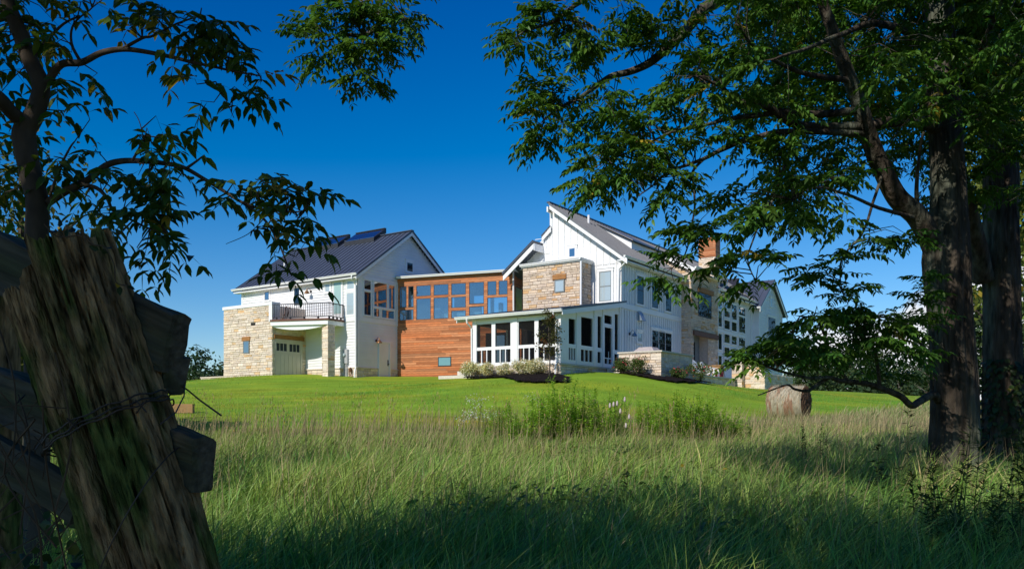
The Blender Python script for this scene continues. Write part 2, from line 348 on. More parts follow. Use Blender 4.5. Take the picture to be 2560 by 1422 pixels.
def window(pl, u0, u1, z0, z1, pane='g_dark', sash='sash', casing=0.09, nx=1, nz=1, meet=False, header=True, w=0.045, depth=0.0, cas_mat='trim', ntop=None, name='window', label=None, parent=None):
    parent = parent or house
    f = HM(); d = depth
    f.pbox(pl, u0, u0+w, z0, z1, d, d+.05); f.pbox(pl, u1-w, u1, z0, z1, d, d+.05)
    f.pbox(pl, u0+w, u1-w, z0, z0+w, d, d+.05); f.pbox(pl, u0+w, u1-w, z1-w, z1, d, d+.05)
    zm = (z0+z1)/2
    if meet: f.pbox(pl, u0+w, u1-w, zm-.03, zm+.03, d, d+.047)
    mu = 0.022
    for i in range(1, nx):
        u = u0+(u1-u0)*i/nx; f.pbox(pl, u-mu/2, u+mu/2, zm+.03 if ntop else z0+w, z1-w, d, d+.040)
    zz = [z0+(z1-z0)*i/nz for i in range(1, nz)]
    for z in zz:
        if meet and abs(z-zm) < .05: continue
        f.pbox(pl, u0+w, u1-w, z-mu/2, z+mu/2, d, d+.038)
    o = f.build(name, M[sash], parent)
    if label: o['label'] = label
    p = HM(); p.pbox(pl, u0+w*.5, u1-w*.5, z0+w*.5, z1-w*.5, d+.038, d+.044); p.build('pane', M[pane], o)
    if casing > 0:
        c = HM(); e = casing
        c.pbox(pl, u0-e, u0, z0-e, z1, 0, .062); c.pbox(pl, u1, u1+e, z0-e, z1, 0, .062)
        c.pbox(pl, u0, u1, z0-e, z0, 0, .065); c.pbox(pl, u0-e-.02, u1+e+.02, z1, z1+e*1.4, 0, .068)
        if header: c.pbox(pl, u0-e-.04, u1+e+.04, z1+e*1.4, z1+e*1.4+.025, 0, .095)
        c.build('casing', M[cas_mat], o)
    return o
def seam_roof(name, e0, e1, r0, r1, mat, n, t=0.10, parent=None):
    # e0->e1 eave line, r0->r1 ridge line (top surface)
    mb = HM(); e0, e1, r0, r1 = map(Vector, (e0, e1, r0, r1)); dn = Vector((0, 0, -t))
    mb.hexa([e0+dn, e1+dn, r1+dn, r0+dn, e0, e1, r1, r0])
    nrm = (e1-e0).cross(r0-e0).normalized()
    if nrm.z < 0: nrm = -nrm
    for i in range(n+1):
        k = i/n; p = e0.lerp(e1, k); q = r0.lerp(r1, k)
        mb.beam(p+nrm*.018, q+nrm*.018, .028, .04, up=nrm)
    return mb.build(name, mat, parent or house)
def gutter(p, q, name='gutter', s=0.12, outd=(0, -1, 0), mat='trim'):
    o = Vector(outd); p = Vector(p); q = Vector(q); z = Vector((0, 0, 1))
    prof = [p, p+o*s, p+o*s-z*s*.25, p+o*s*.72-z*s*.62, p+o*s*.6-z*s, p-z*s]
    mb = HM(); mb.prism(prof, q-p); return mb.build(name, M[mat], house)
def downspout(pts, r=0.045):
    mb = HM(); mb.tube(pts, r, 8); return mb.build('downspout', M['trim'], house)

# ---- garage wing
w = HM(); w.box(-10.5, -0.01, 0.01, 8.9, 3.0, 9.75)
w.prism([(-10.48, 0.02, 9.74), (-10.48, 8.88, 9.74), (-10.48, 4.45, 12.86)], (10.46, 0, 0))
clap(w, front(0.01), -10.5, 0.0, 4.32, 9.62)
def sp(z): 
    k = 0.05 if z < 9.75 else (z-9.75)/0.7+0.0
    return (max(0.02, k), 8.88-max(0, k))
clap(w, right(-0.01), 0, 8.9, 4.32, 12.75, sp)
w.build('clapboard_wall', M['white'], house)
s = HM(); F0 = front(0.0); RG = right(0.0)
stone_wall(s, F0, -4.4, 0.03, 3.2, 4.26); stone_wall(s, RG, 0.0, 1.74, 3.2, 4.26); stone_wall(s, RG, 2.78, 3.44, 3.2, 4.26)
s.box(-4.4, 0.03, -0.075, 0.02, 4.26, 4.32); s.box(-0.02, 0.075, -0.075, 1.74, 4.262, 4.322); s.box(-0.02, 0.075, 2.78, 3.44, 4.262, 4.322)
s.build('stone_base', M['stone'], house)
t = HM()
t.pbox(F0, -10.52, -10.38, 4.3, 9.6, 0, .04); t.pbox(F0, -0.14, 0.045, 4.32, 9.6, 0, .045); t.pbox(RG, -0.045, 0.12, 4.32, 9.66, 0, .045)
t.pbox(RG, 0.12, 3.44, 7.0, 7.27, 0, .05); t.pbox(RG, 0.12, 3.44, 9.5, 9.68, 0, .04); t.pbox(RG, 3.3, 3.44, 7.27, 9.5, 0, .05); t.pbox(RG, 0.12, 0.46, 7.27, 9.5, 0, .03)
t.pbox(F0, -1.0, -0.14, 7.0, 7.3, 0, .05); t.pbox(F0, -2.0, -0.14, 9.45, 9.6, 0, .03); t.pbox(F0, -10.38, -.14, 9.5, 9.62, 0, .05)
for sg in (1, -1):     # rake boards on the gable end
    y0, y1 = (-0.4, 4.45) if sg == 1 else (9.3, 4.45)
    t.prism([(0.28, y0, 9.33), (0.28, y1, 12.72), (0.28, y1, 12.95), (0.28, y0, 9.56)], (0.04, 0, 0))
t.build('trim_board', M['trim'], house)
for b0, lab in ((-0.42, 'front slope of slate grey standing seam roof'), (9.32, None)):
    rf = seam_roof('roof', (-10.9, b0, 9.62), (0.34, b0, 9.62), (-10.9, 4.45, 13.02), (0.34, 4.45, 13.02), M['roof'], 27)
    if lab: rf['label'] = lab; roof_front = rf
rc = HM(); rc.beam((-10.9, 4.45, 13.04), (0.36, 4.45, 13.04), .26, .05); rc.build('ridge_cap', M['roof'], house)
so = HM(); so.box(-10.85, 0.28, -0.4, 0.0, 9.44, 9.5); so.build('soffit', M['white'], house)
for a0, a1 in ((-4.95, -2.3), (-8.2, -5.55)):          # raised skylights at the ridge
    sk = HM(); f = lambda b, up: 13.02-0.7*(4.45-b)+up
    sk.prism([(a0, 3.75, f(3.75, -.05)), (a0, 4.9, f(4.9, -.05)), (a0, 4.9, f(4.9, .27)), (a0, 3.75, f(3.75, .27))], (a1-a0, 0, 0))
    so_ = sk.build('skylight', M['black'], house)
    for i in range(2):
        c0 = a0+.08+i*(a1-a0-.1)/2; c1 = c0+(a1-a0)/2-.11
        pn = HM(); pn.hexa([(c0, 3.83, f(3.83, .262)), (c1, 3.83, f(3.83, .262)), (c1, 4.82, f(4.82, .262)), (c0, 4.82, f(4.82, .262)), (c0, 3.83, f(3.83, .285)), (c1, 3.83, f(3.83, .285)), (c1, 4.82, f(4.82, .285)), (c0, 4.82, f(4.82, .285))])
        pn.build('pane', M['g_mirror'], so_)
    sk = HM(); sk.beam((a0+.02, 4.82, f(4.82, .30)), (a1-.02, 4.82, f(4.82, .30)), .14, .05); sk.build('flashing', M['black'], so_)
v = HM(); v.tube([(-8.95, 2.2, 11.3), (-8.95, 2.2, 11.75)], .06, 10); v.build('vent_pipe', M['trim'], house)
gutter((-10.95, -0.42, 9.70), (0.42, -0.42, 9.70))
downspout([(0.05, -0.5, 9.58), (0.05, -0.5, 9.4), (0.0, -0.14, 9.1), (0.0, -0.12, 4.3), (0.0, -0.2, 4.0), (0.0, -0.22, 3.4)])
window(F0, -8.18, -7.75, 8.83, 9.36, 'g_mirror', casing=.08, header=False)
window(F0, -5.39, -4.90, 8.27, 9.37, 'g_dark', nx=2, nz=4, meet=True, header=False)
window(F0, -2.67, -2.21, 8.85, 9.38, 'g_blind', 'trim', header=False, w=.06)
window(F0, -0.81, -0.18, 8.86, 9.38, 'g_blind', 'trim', casing=.07, header=False)
window(F0, -0.84, -0.20, 7.36, 8.68, 'g_blind', 'trim', casing=.07, header=False)
dr = HM(); dr.pbox(F0, -1.92, -1.22, 7.12, 9.42, 0, .055); dr.pbox(F0, -1.98, -1.92, 7.12, 9.46, 0, .08); dr.pbox(F0, -1.22, -1.12, 7.12, 9.46, 0, .08); dr.pbox(F0, -1.98, -1.12, 9.42, 9.5, 0, .09)
do = dr.build('balcony_door', M['trim'], house)
p = HM(); p.pbox(F0, -1.85, -1.29, 7.52, 9.38, .05, .068); p.build('pane', M['g_frost'], do)
hd = HM(); hd.box(-1.90, -1.87, -.13, -.05, 8.05, 8.2); hd.build('handle', M['black'], do)
for (u0, u1, z0, z1) in ((.51, 1.09, 8.9, 9.47), (.51, 1.09, 7.4, 8.79), (1.34, 2.48, 7.99, 9.47), (2.62, 3.16, 7.99, 9.45), (1.32, 1.82, 7.38, 7.89), (2.01, 3.1, 7.38, 7.89)):
    window(RG, u0, u1, z0, z1, 'g_mirror' if u0 > 1 else 'g_dark', 'trim', casing=.06, header=False, w=.03)
window(RG, 4.26, 4.83, 10.5, 11.08, 'g_dark', 'trim', nx=2, nz=2, casing=.11, w=.03)
dr = HM(); dr.pbox(RG, 1.84, 2.66, 3.5, 5.86, 0, .03); dr.pbox(RG, 1.74, 1.84, 3.5, 5.98, 0, .07); dr.pbox(RG, 2.66, 2.78, 3.5, 5.98, 0, .07); dr.pbox(RG, 1.84, 2.66, 5.86, 5.98, 0, .07)
do = dr.build('side_door', M['white'], house)
hd = HM(); hd.box(.03, .045, 2.52, 2.6, 4.5, 4.86); hd.tube([(.03, 2.56, 4.62), (.1, 2.56, 4.62)], .035, 8); hd.build('handle', M['black'], do)
def barn_lamp(pl, u, z, mat, out=0.34):
    e = empty('wall_lamp', (0, 0, 0)); e.parent = house; e.location = Vector(pl.pt(u, z, 0))+Vector((0, 0, -HB))
    q = lambda uu, zz, d: Vector(pl.pt(uu, zz, d))-Vector(pl.pt(0, 0, 0))
    m = MB(); m.tube([q(0, -.02, 0), q(0, -.02, .05)], .075, 12); m.build('backplate', M['black'], e)
    m = MB(); m.tube([q(0, 0, .04), q(0, .10, .10), q(0, .16, .2), q(0, .13, out-.03), q(0, .05, out)], .016, 8); m.build('arm', mat, e, True)
    m = MB(); m.tube([q(0, .07, out), q(0, 0, out), q(0, -.05, out), q(0, -.13, out), q(0, -.16, out)], [.035, .05, .10, .155, .165], 16, cap=False); m.build('lamp_shade', mat, e, True)
barn_lamp(F0, -3.9, 9.05, M['copper']); barn_lamp(RG, 1.55, 5.98, M['copper'], .28)
mt = HM(); mt.box(-1.05, -.66, -.16, -.02, 4.55, 5.38); mo = mt.build('meter_box', M['grey'], house)
x = HM(); x.tube([(-.86, -.16, 5.05), (-.86, -.26, 5.05)], .085, 16); x.build('meter_dial', M['g_blind'], mo)
x = HM()
for k, u in enumerate((-.98, -.86, -.74)): x.tube([(u, -.09, 4.56), (u, -.09, 3.3)], .035, 8)
x.build('conduit', M['grey'], mo)
x = HM(); x.tube([(-.5, -.12, 3.3), (-.5, -.12, 4.25), (-.42, -.12, 4.3), (-.36, -.14, 4.0), (-.36, -.16, 3.3)], .025, 8); x.tube([(-.5, -.13, 3.85), (-.25, -.13, 3.85), (-.25, -.13, 3.3)], .022, 8); x.box(-.48, -.34, -.22, -.08, 4.05, 4.22); x.build('gas_meter', M['rust'], house)
# ---- stone garage box
FB = front(-2.55); RB = right(-4.4)
g = HM(); g.box(-8.87, -4.43, -2.52, 0, 3.0, 7.98)
stone_wall(g, FB, -8.9, -4.4, 3.3, 7.98, ops=[(-7.03, -6.43, 5.22, 6.08), (-6.32, -5.9, 6.88, 7.05)])
stone_wall(g, RB, -2.55, 0, 3.3, 7.0, ops=[(-2.34, -.27, 3.3, 6.02), (-2.42, -.16, 6.02, 6.26)])
stone_wall(g, PL((-8.9, 0), (0, -1), (-1, 0)), 0, 2.55, 3.3, 7.98)
gb = g.build('garage_wall', M['stone'], house)
x = HM(); x.box(-8.97, -4.33, -2.62, -2.3, 7.98, 8.17); x.box(-8.97, -8.6, -2.3, 0, 7.98, 8.17); x.box(-4.62, -4.33, -2.3, -2.0, 7.0, 8.17); x.box(-4.62, -4.33, -2.61, -2.3, 7.0, 7.98); x.build('coping', M['trim'], house)
x = HM(); x.box(-6.3, -5.92, -2.56, -2.5, 6.9, 7.03); x.build('wall_vent', M['dark'], house)
window(FB, -7.0, -6.46, 5.24, 5.98, 'g_mirror', casing=0, w=.05)
x = HM(); x.pbox(FB, -7.1, -6.36, 5.99, 6.24, 0, .07); x.build('lintel', M['timber'], house)
x = HM(); x.pbox(RB, -2.42, -.16, 6.03, 6.26, 0, .08); x.build('lintel', M['timber'], house)
gd = HM(); gd.pbox(RB, -2.34, -.27, 3.3, 6.02, -.05, 0)
gd.pbox(RB, -.42, -.27, 3.3, 6.02, 0, .035); gd.pbox(RB, -2.34, -2.28, 3.3, 6.02, 0, .035); gd.pbox(RB, -2.28, -.42, 5.92, 6.02, 0, .035)
for k in range(6):
    u = -2.26+k*.305; gd.pbox(RB, u, u+.285, 3.4, 5.15, 0, .02)
for z in (5.2, 5.8): gd.pbox(RB, -2.28, -.42, z, z+.1, 0, .02)
go = gd.build('garage_door', M['cream'], house)
for k in range(6):
    u = -2.22+k*.27+(.16 if k > 2 else 0); x = HM(); x.pbox(RB, u, u+.21, 5.33, 5.77, 0, .012); x.build('pane', M['g_dark'], go)
# ---- balcony
bx = [(-4.36, -2.70), (-0.92, -1.42), (-1.03, -.02), (-4.36, -.02)]
def poly(mb, pts, z0, z1): mb.prism([(p[0], p[1], z0) for p in pts], (0, 0, z1-z0))
d = HM(); poly(d, bx, 6.74, 6.98); bal = d.build('balcony', M['trim'], house)
grow = [(-4.36, -2.75), (-0.86, -1.45), (-0.98, -.02), (-4.36, -.02)]
d = HM(); poly(d, grow, 6.98, 7.09); d.build('deck_edge', M['brown'], bal)
e0, e1 = Vector((-4.3, -2.55, 0)), Vector((-1.3, -1.42, 0)); d = HM()
for k in range(24):
    a, b = k/24, (k+1)/24; za, zb = (6.50-.0+.10*(2*a-1)**2*0-.0, 6.5)
    f = lambda s_: 6.47+0.20*(2*s_-1)**2
    p0, p1 = e0.lerp(e1, a), e0.lerp(e1, b); o_ = Vector((0.05, 0.13, 0))
    d.hexa([(p0.x, p0.y, f(a)), (p1.x, p1.y, f(b)), (p1.x+.05, p1.y+.13, f(b)), (p0.x+.05, p0.y+.13, f(a)), (p0.x, p0.y, 6.74), (p1.x, p1.y, 6.74), (p1.x+.05, p1.y+.13, 6.74), (p0.x+.05, p0.y+.13, 6.74)])
d.build('arched_beam', M['trim'], bal)
rl = HM(); A_, B_, C_ = (-4.3, -2.6), (-0.97, -1.36), (-1.07, -.05)
for p, q in ((A_, B_), (B_, C_)):
    for z, hh in ((7.98, .05), (7.22, .04)): rl.beam((*p, z), (*q, z), .05, hh)
    L = math.dist(p, q); n = int(L/.115)
    for i in range(n+1):
        k = i/n; x_, y_ = p[0]+(q[0]-p[0])*k, p[1]+(q[1]-p[1])*k
        rl.box(x_-.011, x_+.011, y_-.011, y_+.011, 7.22, 7.96)
    for i in range(4):
        k = (i+.3)/4; x_, y_ = p[0]+(q[0]-p[0])*k, p[1]+(q[1]-p[1])*k; rl.box(x_-.04, x_+.04, y_-.04, y_+.04, 7.09, 7.21)
rl.build('railing', M['black'], bal)
g = HM(); g.box(-1.42, -.98, -1.36, -.86, 3.0, 6.74)
stone_wall(g, front(-1.36), -1.45, -.95, 3.2, 6.73); stone_wall(g, right(-.98), -1.39, -.83, 3.2, 6.73); stone_wall(g, PL((-1.42, 0), (0, -1), (-1, 0)), .83, 1.39, 3.2, 6.73)
g.build('pillar', M['stone'], house)
# ---- cedar link
ops = [(.18, .64, 8.12, 9.41), (.76, 1.13, 8.12, 9.41), (.16, 1.12, 7.33, 7.98), (1.31, 2.29, 8.75, 9.41), (1.31, 2.29, 7.33, 8.62), (2.48, 3.47, 8.75, 9.41), (2.48, 3.47, 7.33, 8.62),
       (3.65, 4.61, 8.71, 9.41), (3.65, 4.61, 7.94, 8.60), (3.65, 4.61, 7.33, 7.79), (4.82, 5.78, 8.12, 9.41), (4.82, 5.78, 7.33, 7.97), (6.0, 6.57, 8.58, 9.41), (6.71, 7.27, 8.58, 9.41), (5.98, 7.27, 7.33, 8.46)]
lo = (2.78, 3.65, 4.46, 5.03)
k = HM(); wall_open(k, LINK, 0, 7.59, 7.1, lambda u: 9.86, ops, -.16, 0, (.35, .3, .3)); k.pbox(LINK, 0, 7.59, 3.3, 7.1, -4.2, 0, (.35, .3, .3))
planks(k, LINK, 0.0, 7.61, 3.78, 9.86, ops+[lo])
wall_open(k, LINKR, 0, 4.2, 7.1, lambda u: 9.86, [(.35, 1.6, 7.5, 9.1)], -.16, 0, (.35, .3, .3)); planks(k, LINKR, -.02, 4.2, 7.0, 9.86, [(.35, 1.6, 7.5, 9.1)])
k.build('cedar_wall', M['cedar'], house)
x = HM(); x.pbox(LINK, -.02, 7.62, 3.3, 3.77, 0, .03); x.build('foundation', M['cap'], house)
k = HM(); k.pbox(LINK, 0, 7.59, 7.1, 7.2, -4.05, -.16); k.pbox(LINK, 0, 7.43, 9.72, 9.86, -4.2, -.16)
wall_open(k, LINK, 0, 7.59, 7.2, lambda u: 9.72, [(1.0, 2.0, 7.9, 9.3), (3.35, 4.55, 7.85, 9.25), (4.75, 6.3, 7.85, 9.25)], -4.2, -4.05)
k.build('interior_wall', M['interior'], house)
k = HM(); clap(k, PL(LINK.pt(0, 0, -2.0)[:2], LINK.du, LINK.n), 2.25, 4.75, 7.2, 8.25, h=.2); k.pbox(LINK, 2.25, 4.75, 7.2, 8.25, -2.15, -2.0); k.pbox(LINK, 5.95, 6.15, 7.2, 8.4, -2.2, -1.9); ko = k.build('stair_wall', M['trim'], house)
k = HM()
for i in range(9): k.beam(LINK.pt(1.75+i*.07, 7.2, -1.2), LINK.pt(1.75+i*.07, 8.1, -1.2), .02, .02, up=(1, 0, 0))
k.beam(LINK.pt(1.7, 8.12, -1.2), LINK.pt(2.4, 8.12, -1.2), .05, .05); k.beam(LINK.pt(2.5, 8.0, -1.1), LINK.pt(3.4, 7.3, -1.1), .05, .05); k.beam(LINK.pt(2.5, 7.75, -1.1), LINK.pt(3.2, 7.2, -1.1), .03, .03)
k.build('stair_rail', M['trim'], ko)
for (u0, u1, z0, z1) in ops: window(LINK, u0, u1, z0, z1, 'g_link', 'black', casing=0, w=.035, depth=-.03)
window(LINK, *lo, 'g_teal', 'black', casing=0, w=.05, depth=.0)
x = HM(); x.pbox(LINK, 5.9, 7.25, 4.0, 6.35, .02, .06); do = x.build('porch_door', M['dark'], house); x = HM(); x.pbox(LINK, 6.55, 7.1, 4.2, 6.2, .06, .068); x.build('pane', M['g_mirror'], do)
window(LINKR, .35, 1.6, 7.5, 9.1, 'g_mirror', 'black', casing=0, w=.05, depth=-.02)
x = HM(); q = LINK.pt; x.prism([q(-.0, 9.86, .22), q(7.78, 9.86, .22), q(7.78, 9.86, -4.5), q(0, 9.86, -4.5)], (0, 0, .14)); x.build('roof', M['roof'], house)['label'] = 'flat roof of the cedar link'
gutter(q(.06, 10.0, .2), q(7.8, 10.0, .2), outd=(_s*1, -_c, 0), s=.13)
x = HM(); x.prism([q(7.76, 9.88, .2), q(7.82, 9.88, .2), q(7.82, 9.88, -4.4), q(7.76, 9.88, -4.4)], (0, 0, .13)); x.build('fascia', M['trim'], house)
downspout([q(7.68, 9.9, .16), q(7.68, 7.35, .12)], .05)
# ---- main house
AM, BM = 14.27, 5.56; FM = front(BM); RM = right(AM)
zr = lambda a: 13.35-0.74*(a-9.89) if a >= 9.89 else 12.25-0.80*(9.89-a)
w = HM(); w.box(8.6, AM-.01, BM+.01, 27.3, 3.0, 9.75); w.box(7.45, 8.6, BM+.01, 27.3, 10.02, 10.04)
w.prism([(8.6, BM+.01, 9.7), (AM-.01, BM+.01, 9.7), (AM-.01, BM+.01, 9.98), (9.9, BM+.01, 13.2), (9.9, BM+.01, 12.1), (8.6, BM+.01, 11.1)], (0, 21.7, 0))
w.prism([(7.0, BM+.01, 10.0), (8.6, BM+.01, 10.0), (8.6, BM+.01, 11.1), (7.0, BM+.01, 9.95)], (0, 21.7, 0))
cl = [(12.95-.12, 13.69+.12, 7.6, 9.55), (11.02-.12, 11.43+.12, 10.25, 11.05)]
battens(w, FM, 7.7, 14.2, 7.0, lambda u: zr(u)-.18, ops=cl+[(8.7, 12.45, 7.0, 9.9), (7.0, 8.75, 7, 10.1)])
rc_ = [(7.39-.12, 8.23+.12, 7.6, 9.55), (9.32-.12, 10.17+.12, 7.6, 9.55), (11.25-.12, 12.07+.12, 7.6, 9.55), (9.25, 12.22, 5.05, 6.62), (7.36, 8.18, 5.5, 6.35), (5.5, 13.7, 7.28, 7.6)]
battens(w, RM, BM, 13.6, 3.5, lambda u: 9.8, step=.3, ops=rc_)
battens(w, RM, 18.2, 27.0, 9.5, lambda u: 9.85, step=.25)
battens(w, RM, 25.75, 27.0, 3.5, lambda u: 9.5, step=.3)
w.build('board_and_batten_wall', M['white'], house)
t = HM()
t.pbox(FM, AM-.14, AM+.04, 7.3, 9.95, 0, .04); t.pbox(RM, BM-.04, BM+.13, 4.0, 9.85, 0, .04); t.pbox(RM, BM+.13, 13.68, 7.30, 7.58, 0, .045); t.pbox(RM, 13.45, 13.68, 3.5, 7.3, 0, .03); t.pbox(RM, 13.45, 13.68, 7.58, 9.85, 0, .03)
t.pbox(RM, 26.9, 27.3, 3.5, 9.85, 0, .03)
t.pbox(FM, 9.76, 9.9, 12.1, 13.2, 0, .04)
# lines of the applied trim on the upper left of the gable
t.pbox(FM, 8.75, 9.76, 11.62, 11.65, 0, .03); t.pbox(FM, 9.2, 9.76, 10.75, 10.78, 0, .03)
for (p, q_) in (((10.0, BM-.42, 13.28), (14.85, BM-.42, 9.70)), ((9.3, BM-.12, 11.6), (9.9, BM-.12, 12.1)), ((7.2, BM-1.0, 9.42), (9.28, BM-1.0, 11.03))):
    t.prism([(p[0], p[1], p[2]-.15), (q_[0], q_[1], q_[2]-.15), (q_[0], q_[1], q_[2]+.13), (p[0], p[1], p[2]+.13)], (0, -.05, 0))
t.box(9.8, 9.9, BM-.45, 27.3, 13.0, 13.3)
t.prism([(9.28, BM-1.0, 10.8), (9.28, BM-1.0, 11.2), (9.28, BM, 11.2), (9.28, BM, 10.8)], (.05, 0, 0))
t.build('trim_board', M['trim'], house)
rf = seam_roof('roof', (14.68, 5.08, 9.98), (14.68, 27.4, 9.98), (9.93, 5.08, 13.5), (9.93, 27.4, 13.5), M['roof_light'], 62); rf['label'] = 'long grey standing seam slope of the main roof'
x = HM(); x.beam((9.93, 5.06, 13.53), (9.93, 27.4, 13.53), .2, .07); x.build('ridge_cap', M['roof'], house)
seam_roof('roof', (7.15, BM-1.05, 9.72), (7.15, 27, 9.72), (9.27, BM-1.05, 11.36), (9.27, 27, 11.36), M['roof'], 40)
seam_roof('roof', (9.27, BM-.17, 11.76), (9.27, 27, 11.76), (9.87, BM-.17, 12.26), (9.87, 27, 12.26), M['roof'], 40)
x = HM(); x.box(AM, 14.66, 5.1, 27.3, 9.76, 9.82); x.build('soffit', M['white'], house)
# low shed dormer raised on the main slope
x = HM(); fz = lambda a: 13.5-(13.5-9.98)/(14.68-9.93)*(a-9.93)
x.prism([(10.6, 9.6, fz(10.6)-.02), (12.9, 9.6, fz(12.9)-.05), (12.9, 9.6, fz(12.9)+.45), (10.6, 9.6, fz(10.6)+.02)], (0, 4.0, 0)); dm = x.build('dormer', M['trim'], house)
x = HM(); x.prism([(10.5, 9.35, fz(10.5)+.05), (13.1, 9.35, fz(12.9)+.42), (13.1, 9.35, fz(12.9)+.50), (10.5, 9.35, fz(10.5)+.12)], (0, 4.3, 0)); x.build('roof', M['roof_light'], dm)
x = HM(); x.tube([(10.9, 8.0, 12.7), (10.9, 8.0, 13.25)], .07, 10); x.build('vent_pipe', M['trim'], house)
gutter((14.66, 5.05, 10.02), (14.66, 13.5, 10.02), outd=(1, 0, 0)); gutter((14.66, 18.9, 10.02), (14.66, 27.4, 10.02), outd=(1, 0, 0))
downspout([(14.74, 5.2, 9.9), (14.74, 5.2, 9.7), (14.2, 5.42, 9.35), (14.15, 5.44, 7.6)], .05)
downspout([(14.74, 27.3, 9.9), (14.74, 27.3, 9.6), (14.95, 27.2, 9.3), (15.0, 27.25, 9.2)], .05)
window(FM, 11.02, 11.43, 10.36, 10.87, 'g_mirror', 'trim', casing=.1, w=.03)
window(FM, 12.95, 13.69, 7.72, 9.36, 'g_blind', 'sash', nx=2, nz=4, meet=True, casing=.11)
for u0, u1 in ((7.39, 8.23), (9.33, 10.17), (11.24, 12.07)): window(RM, u0, u1, 7.75, 9.3, 'g_dark', 'black', meet=True, casing=.1, nx=2, ntop=True)
for i in range(3):
    u0 = 9.36+i*.93; window(RM, u0, u0+.88, 5.1, 6.42, 'g_dark', 'black', meet=True, nx=2, nz=1, casing=.05 if i != 1 else .02, header=False)
x = HM(); x.pbox(RM, 9.25, 12.25, 6.48, 6.62, 0, .08); x.build('window_header', M['trim'], house)
window(RM, 7.46, 8.08, 5.6, 6.16, 'g_blind', 'trim', nx=2, nz=2, casing=.1)
barn_lamp(RM, 6.55, 6.0, M['galv'], .3)
x = HM(); x.prism([(AM, 7.55, 6.85), (AM+.05, 7.55, 7.35), (AM, 7.55, 7.38)], (0, .42, 0)); x.prism([(AM, 7.5, 6.8), (AM+.32, 7.5, 6.8), (AM+.08, 7.5, 7.3), (AM, 7.5, 7.3)], (0, .5, 0)); x.build('vent_hood', M['galv'], house)
# stone bay
FS = front(4.28); RS = right(12.42)
g = HM(); g.box(8.79, 12.39, 4.31, 5.6, 6.9, 9.82)
stone_wall(g, FS, 8.76, 12.42, 6.95, 9.80, ops=[(10.83, 11.52, 8.22, 8.95), (10.76, 11.6, 8.95, 9.21)], acc=.12); stone_wall(g, RS, 4.28, 5.56, 6.95, 9.8, acc=.12); stone_wall(g, PL((8.79, 0), (0, -1), (-1, 0)), -5.56, -4.28, 6.95, 9.8)
g.build('stone_bay', M['stone_tan'], house)
x = HM(); x.box(8.68, 12.5, 4.18, 5.56, 9.80, 9.9); x.build('roof', M['trim'], house)['label'] = 'flat white capped roof of the stone bay'
gutter((8.64, 4.18, 9.99), (12.56, 4.18, 9.99), s=.13); gutter((12.5, 4.05, 9.99), (12.5, 5.5, 9.99), outd=(1, 0, 0), s=.12)
downspout([(12.55, 4.2, 9.88), (12.53, 4.22, 7.45)], .055)
window(FS, 10.86, 11.49, 8.24, 8.93, 'g_blind', 'sash', casing=0, w=.06)
x = HM(); x.pbox(FS, 10.74, 11.6, 8.95, 9.21, 0, .08); x.build('lintel', M['timber'], house)
# ---- screened porch
FP = front(-.74); RP = right(AM)
g = HM(); g.box(9.06, AM-.03, -.70, 5.5, 2.9, 3.98)
stone_wall(g, FP, 9.03, AM, 2.8, 3.93); stone_wall(g, RP, -.74, 5.5, 2.8, 3.93); g.build('porch_base', M['stone'], house)
x = HM(); x.box(8.98, AM+.06, -.80, 5.5, 3.93, 4.01); x.build('porch_floor', M['cap'], house)
zs = lambda b: 6.33+0.167*(b+.74)
op_f = []; 
for u0, u1 in ((9.26, 10.19), (10.42, 11.35), (11.83, 12.77), (13.0, 13.95)):
    op_f.append((u0, u1, 4.96, 6.13)); w3 = (u1-u0-.1)/3
    for i in range(3): op_f.append((u0+i*(w3+.05), u0+i*(w3+.05)+w3, 4.15, 4.80))
op_r = [(0.0, .66, 4.97, 6.2), (1.21, 2.4, 4.98, 6.4), (2.91, 3.34, 4.98, 6.6), (3.64, 4.49, 6.3, 6.74), (4.81, 5.23, 4.98, 6.9), (2.91, 3.3, 4.2, 4.77), (4.77, 5.2, 4.2, 4.77),
        (3.64, 4.49, 4.52, 6.1), (3.66, 4.04, 4.2, 4.47), (4.09, 4.47, 4.2, 4.47)]
for u0, u1 in ((0.0, .66), (1.19, 2.4)):
    w3 = (u1-u0-.1)/3
    for i in range(3): op_r.append((u0+i*(w3+.05), u0+i*(w3+.05)+w3, 4.2, 4.78))
k = HM(); wall_open(k, FP, 9.03, AM, 4.01, lambda u: 6.36, op_f, -.12, 0); wall_open(k, RP, -.62, 5.5, 4.01, zs, op_r, -.12, 0)
wall_open(k, PL((9.03, 0), (0, -1), (-1, 0)), -5.5, .62, 4.01, lambda u: zs(-u), [(-2.2, .3, 4.2, 6.1), (-5.0, -2.5, 4.2, 6.3)], -.12, 0)
for u in (9.0, 11.5, 14.02): k.pbox(FP, u, u+.27, 4.01, 6.36, 0, .04)
for u in (.72, 2.5, 3.42, 5.3): k.pbox(RP, u, u+.16, 4.01, zs(u)-.02, 0, .035)
k.pbox(RP, 3.55, 3.62, 4.05, 6.2, 0, .03); k.pbox(RP, 4.51, 4.58, 4.05, 6.2, 0, .03); k.beam((AM+.02, 4.06, 4.25), (AM+.02, 4.06, 4.85), .02, .025, up=(1, 0, 0))
po = k.build('porch_frame', M['trim'], house)
for (u0, u1, z0, z1) in op_f: x = HM(); x.pbox(FP, u0, u1, z0, z1, -.065, -.06); x.build('screen', M['screen'], po)
for (u0, u1, z0, z1) in op_r: x = HM(); x.pbox(RP, u0, u1, z0, z1, -.065, -.06); x.build('screen', M['screen'], po)
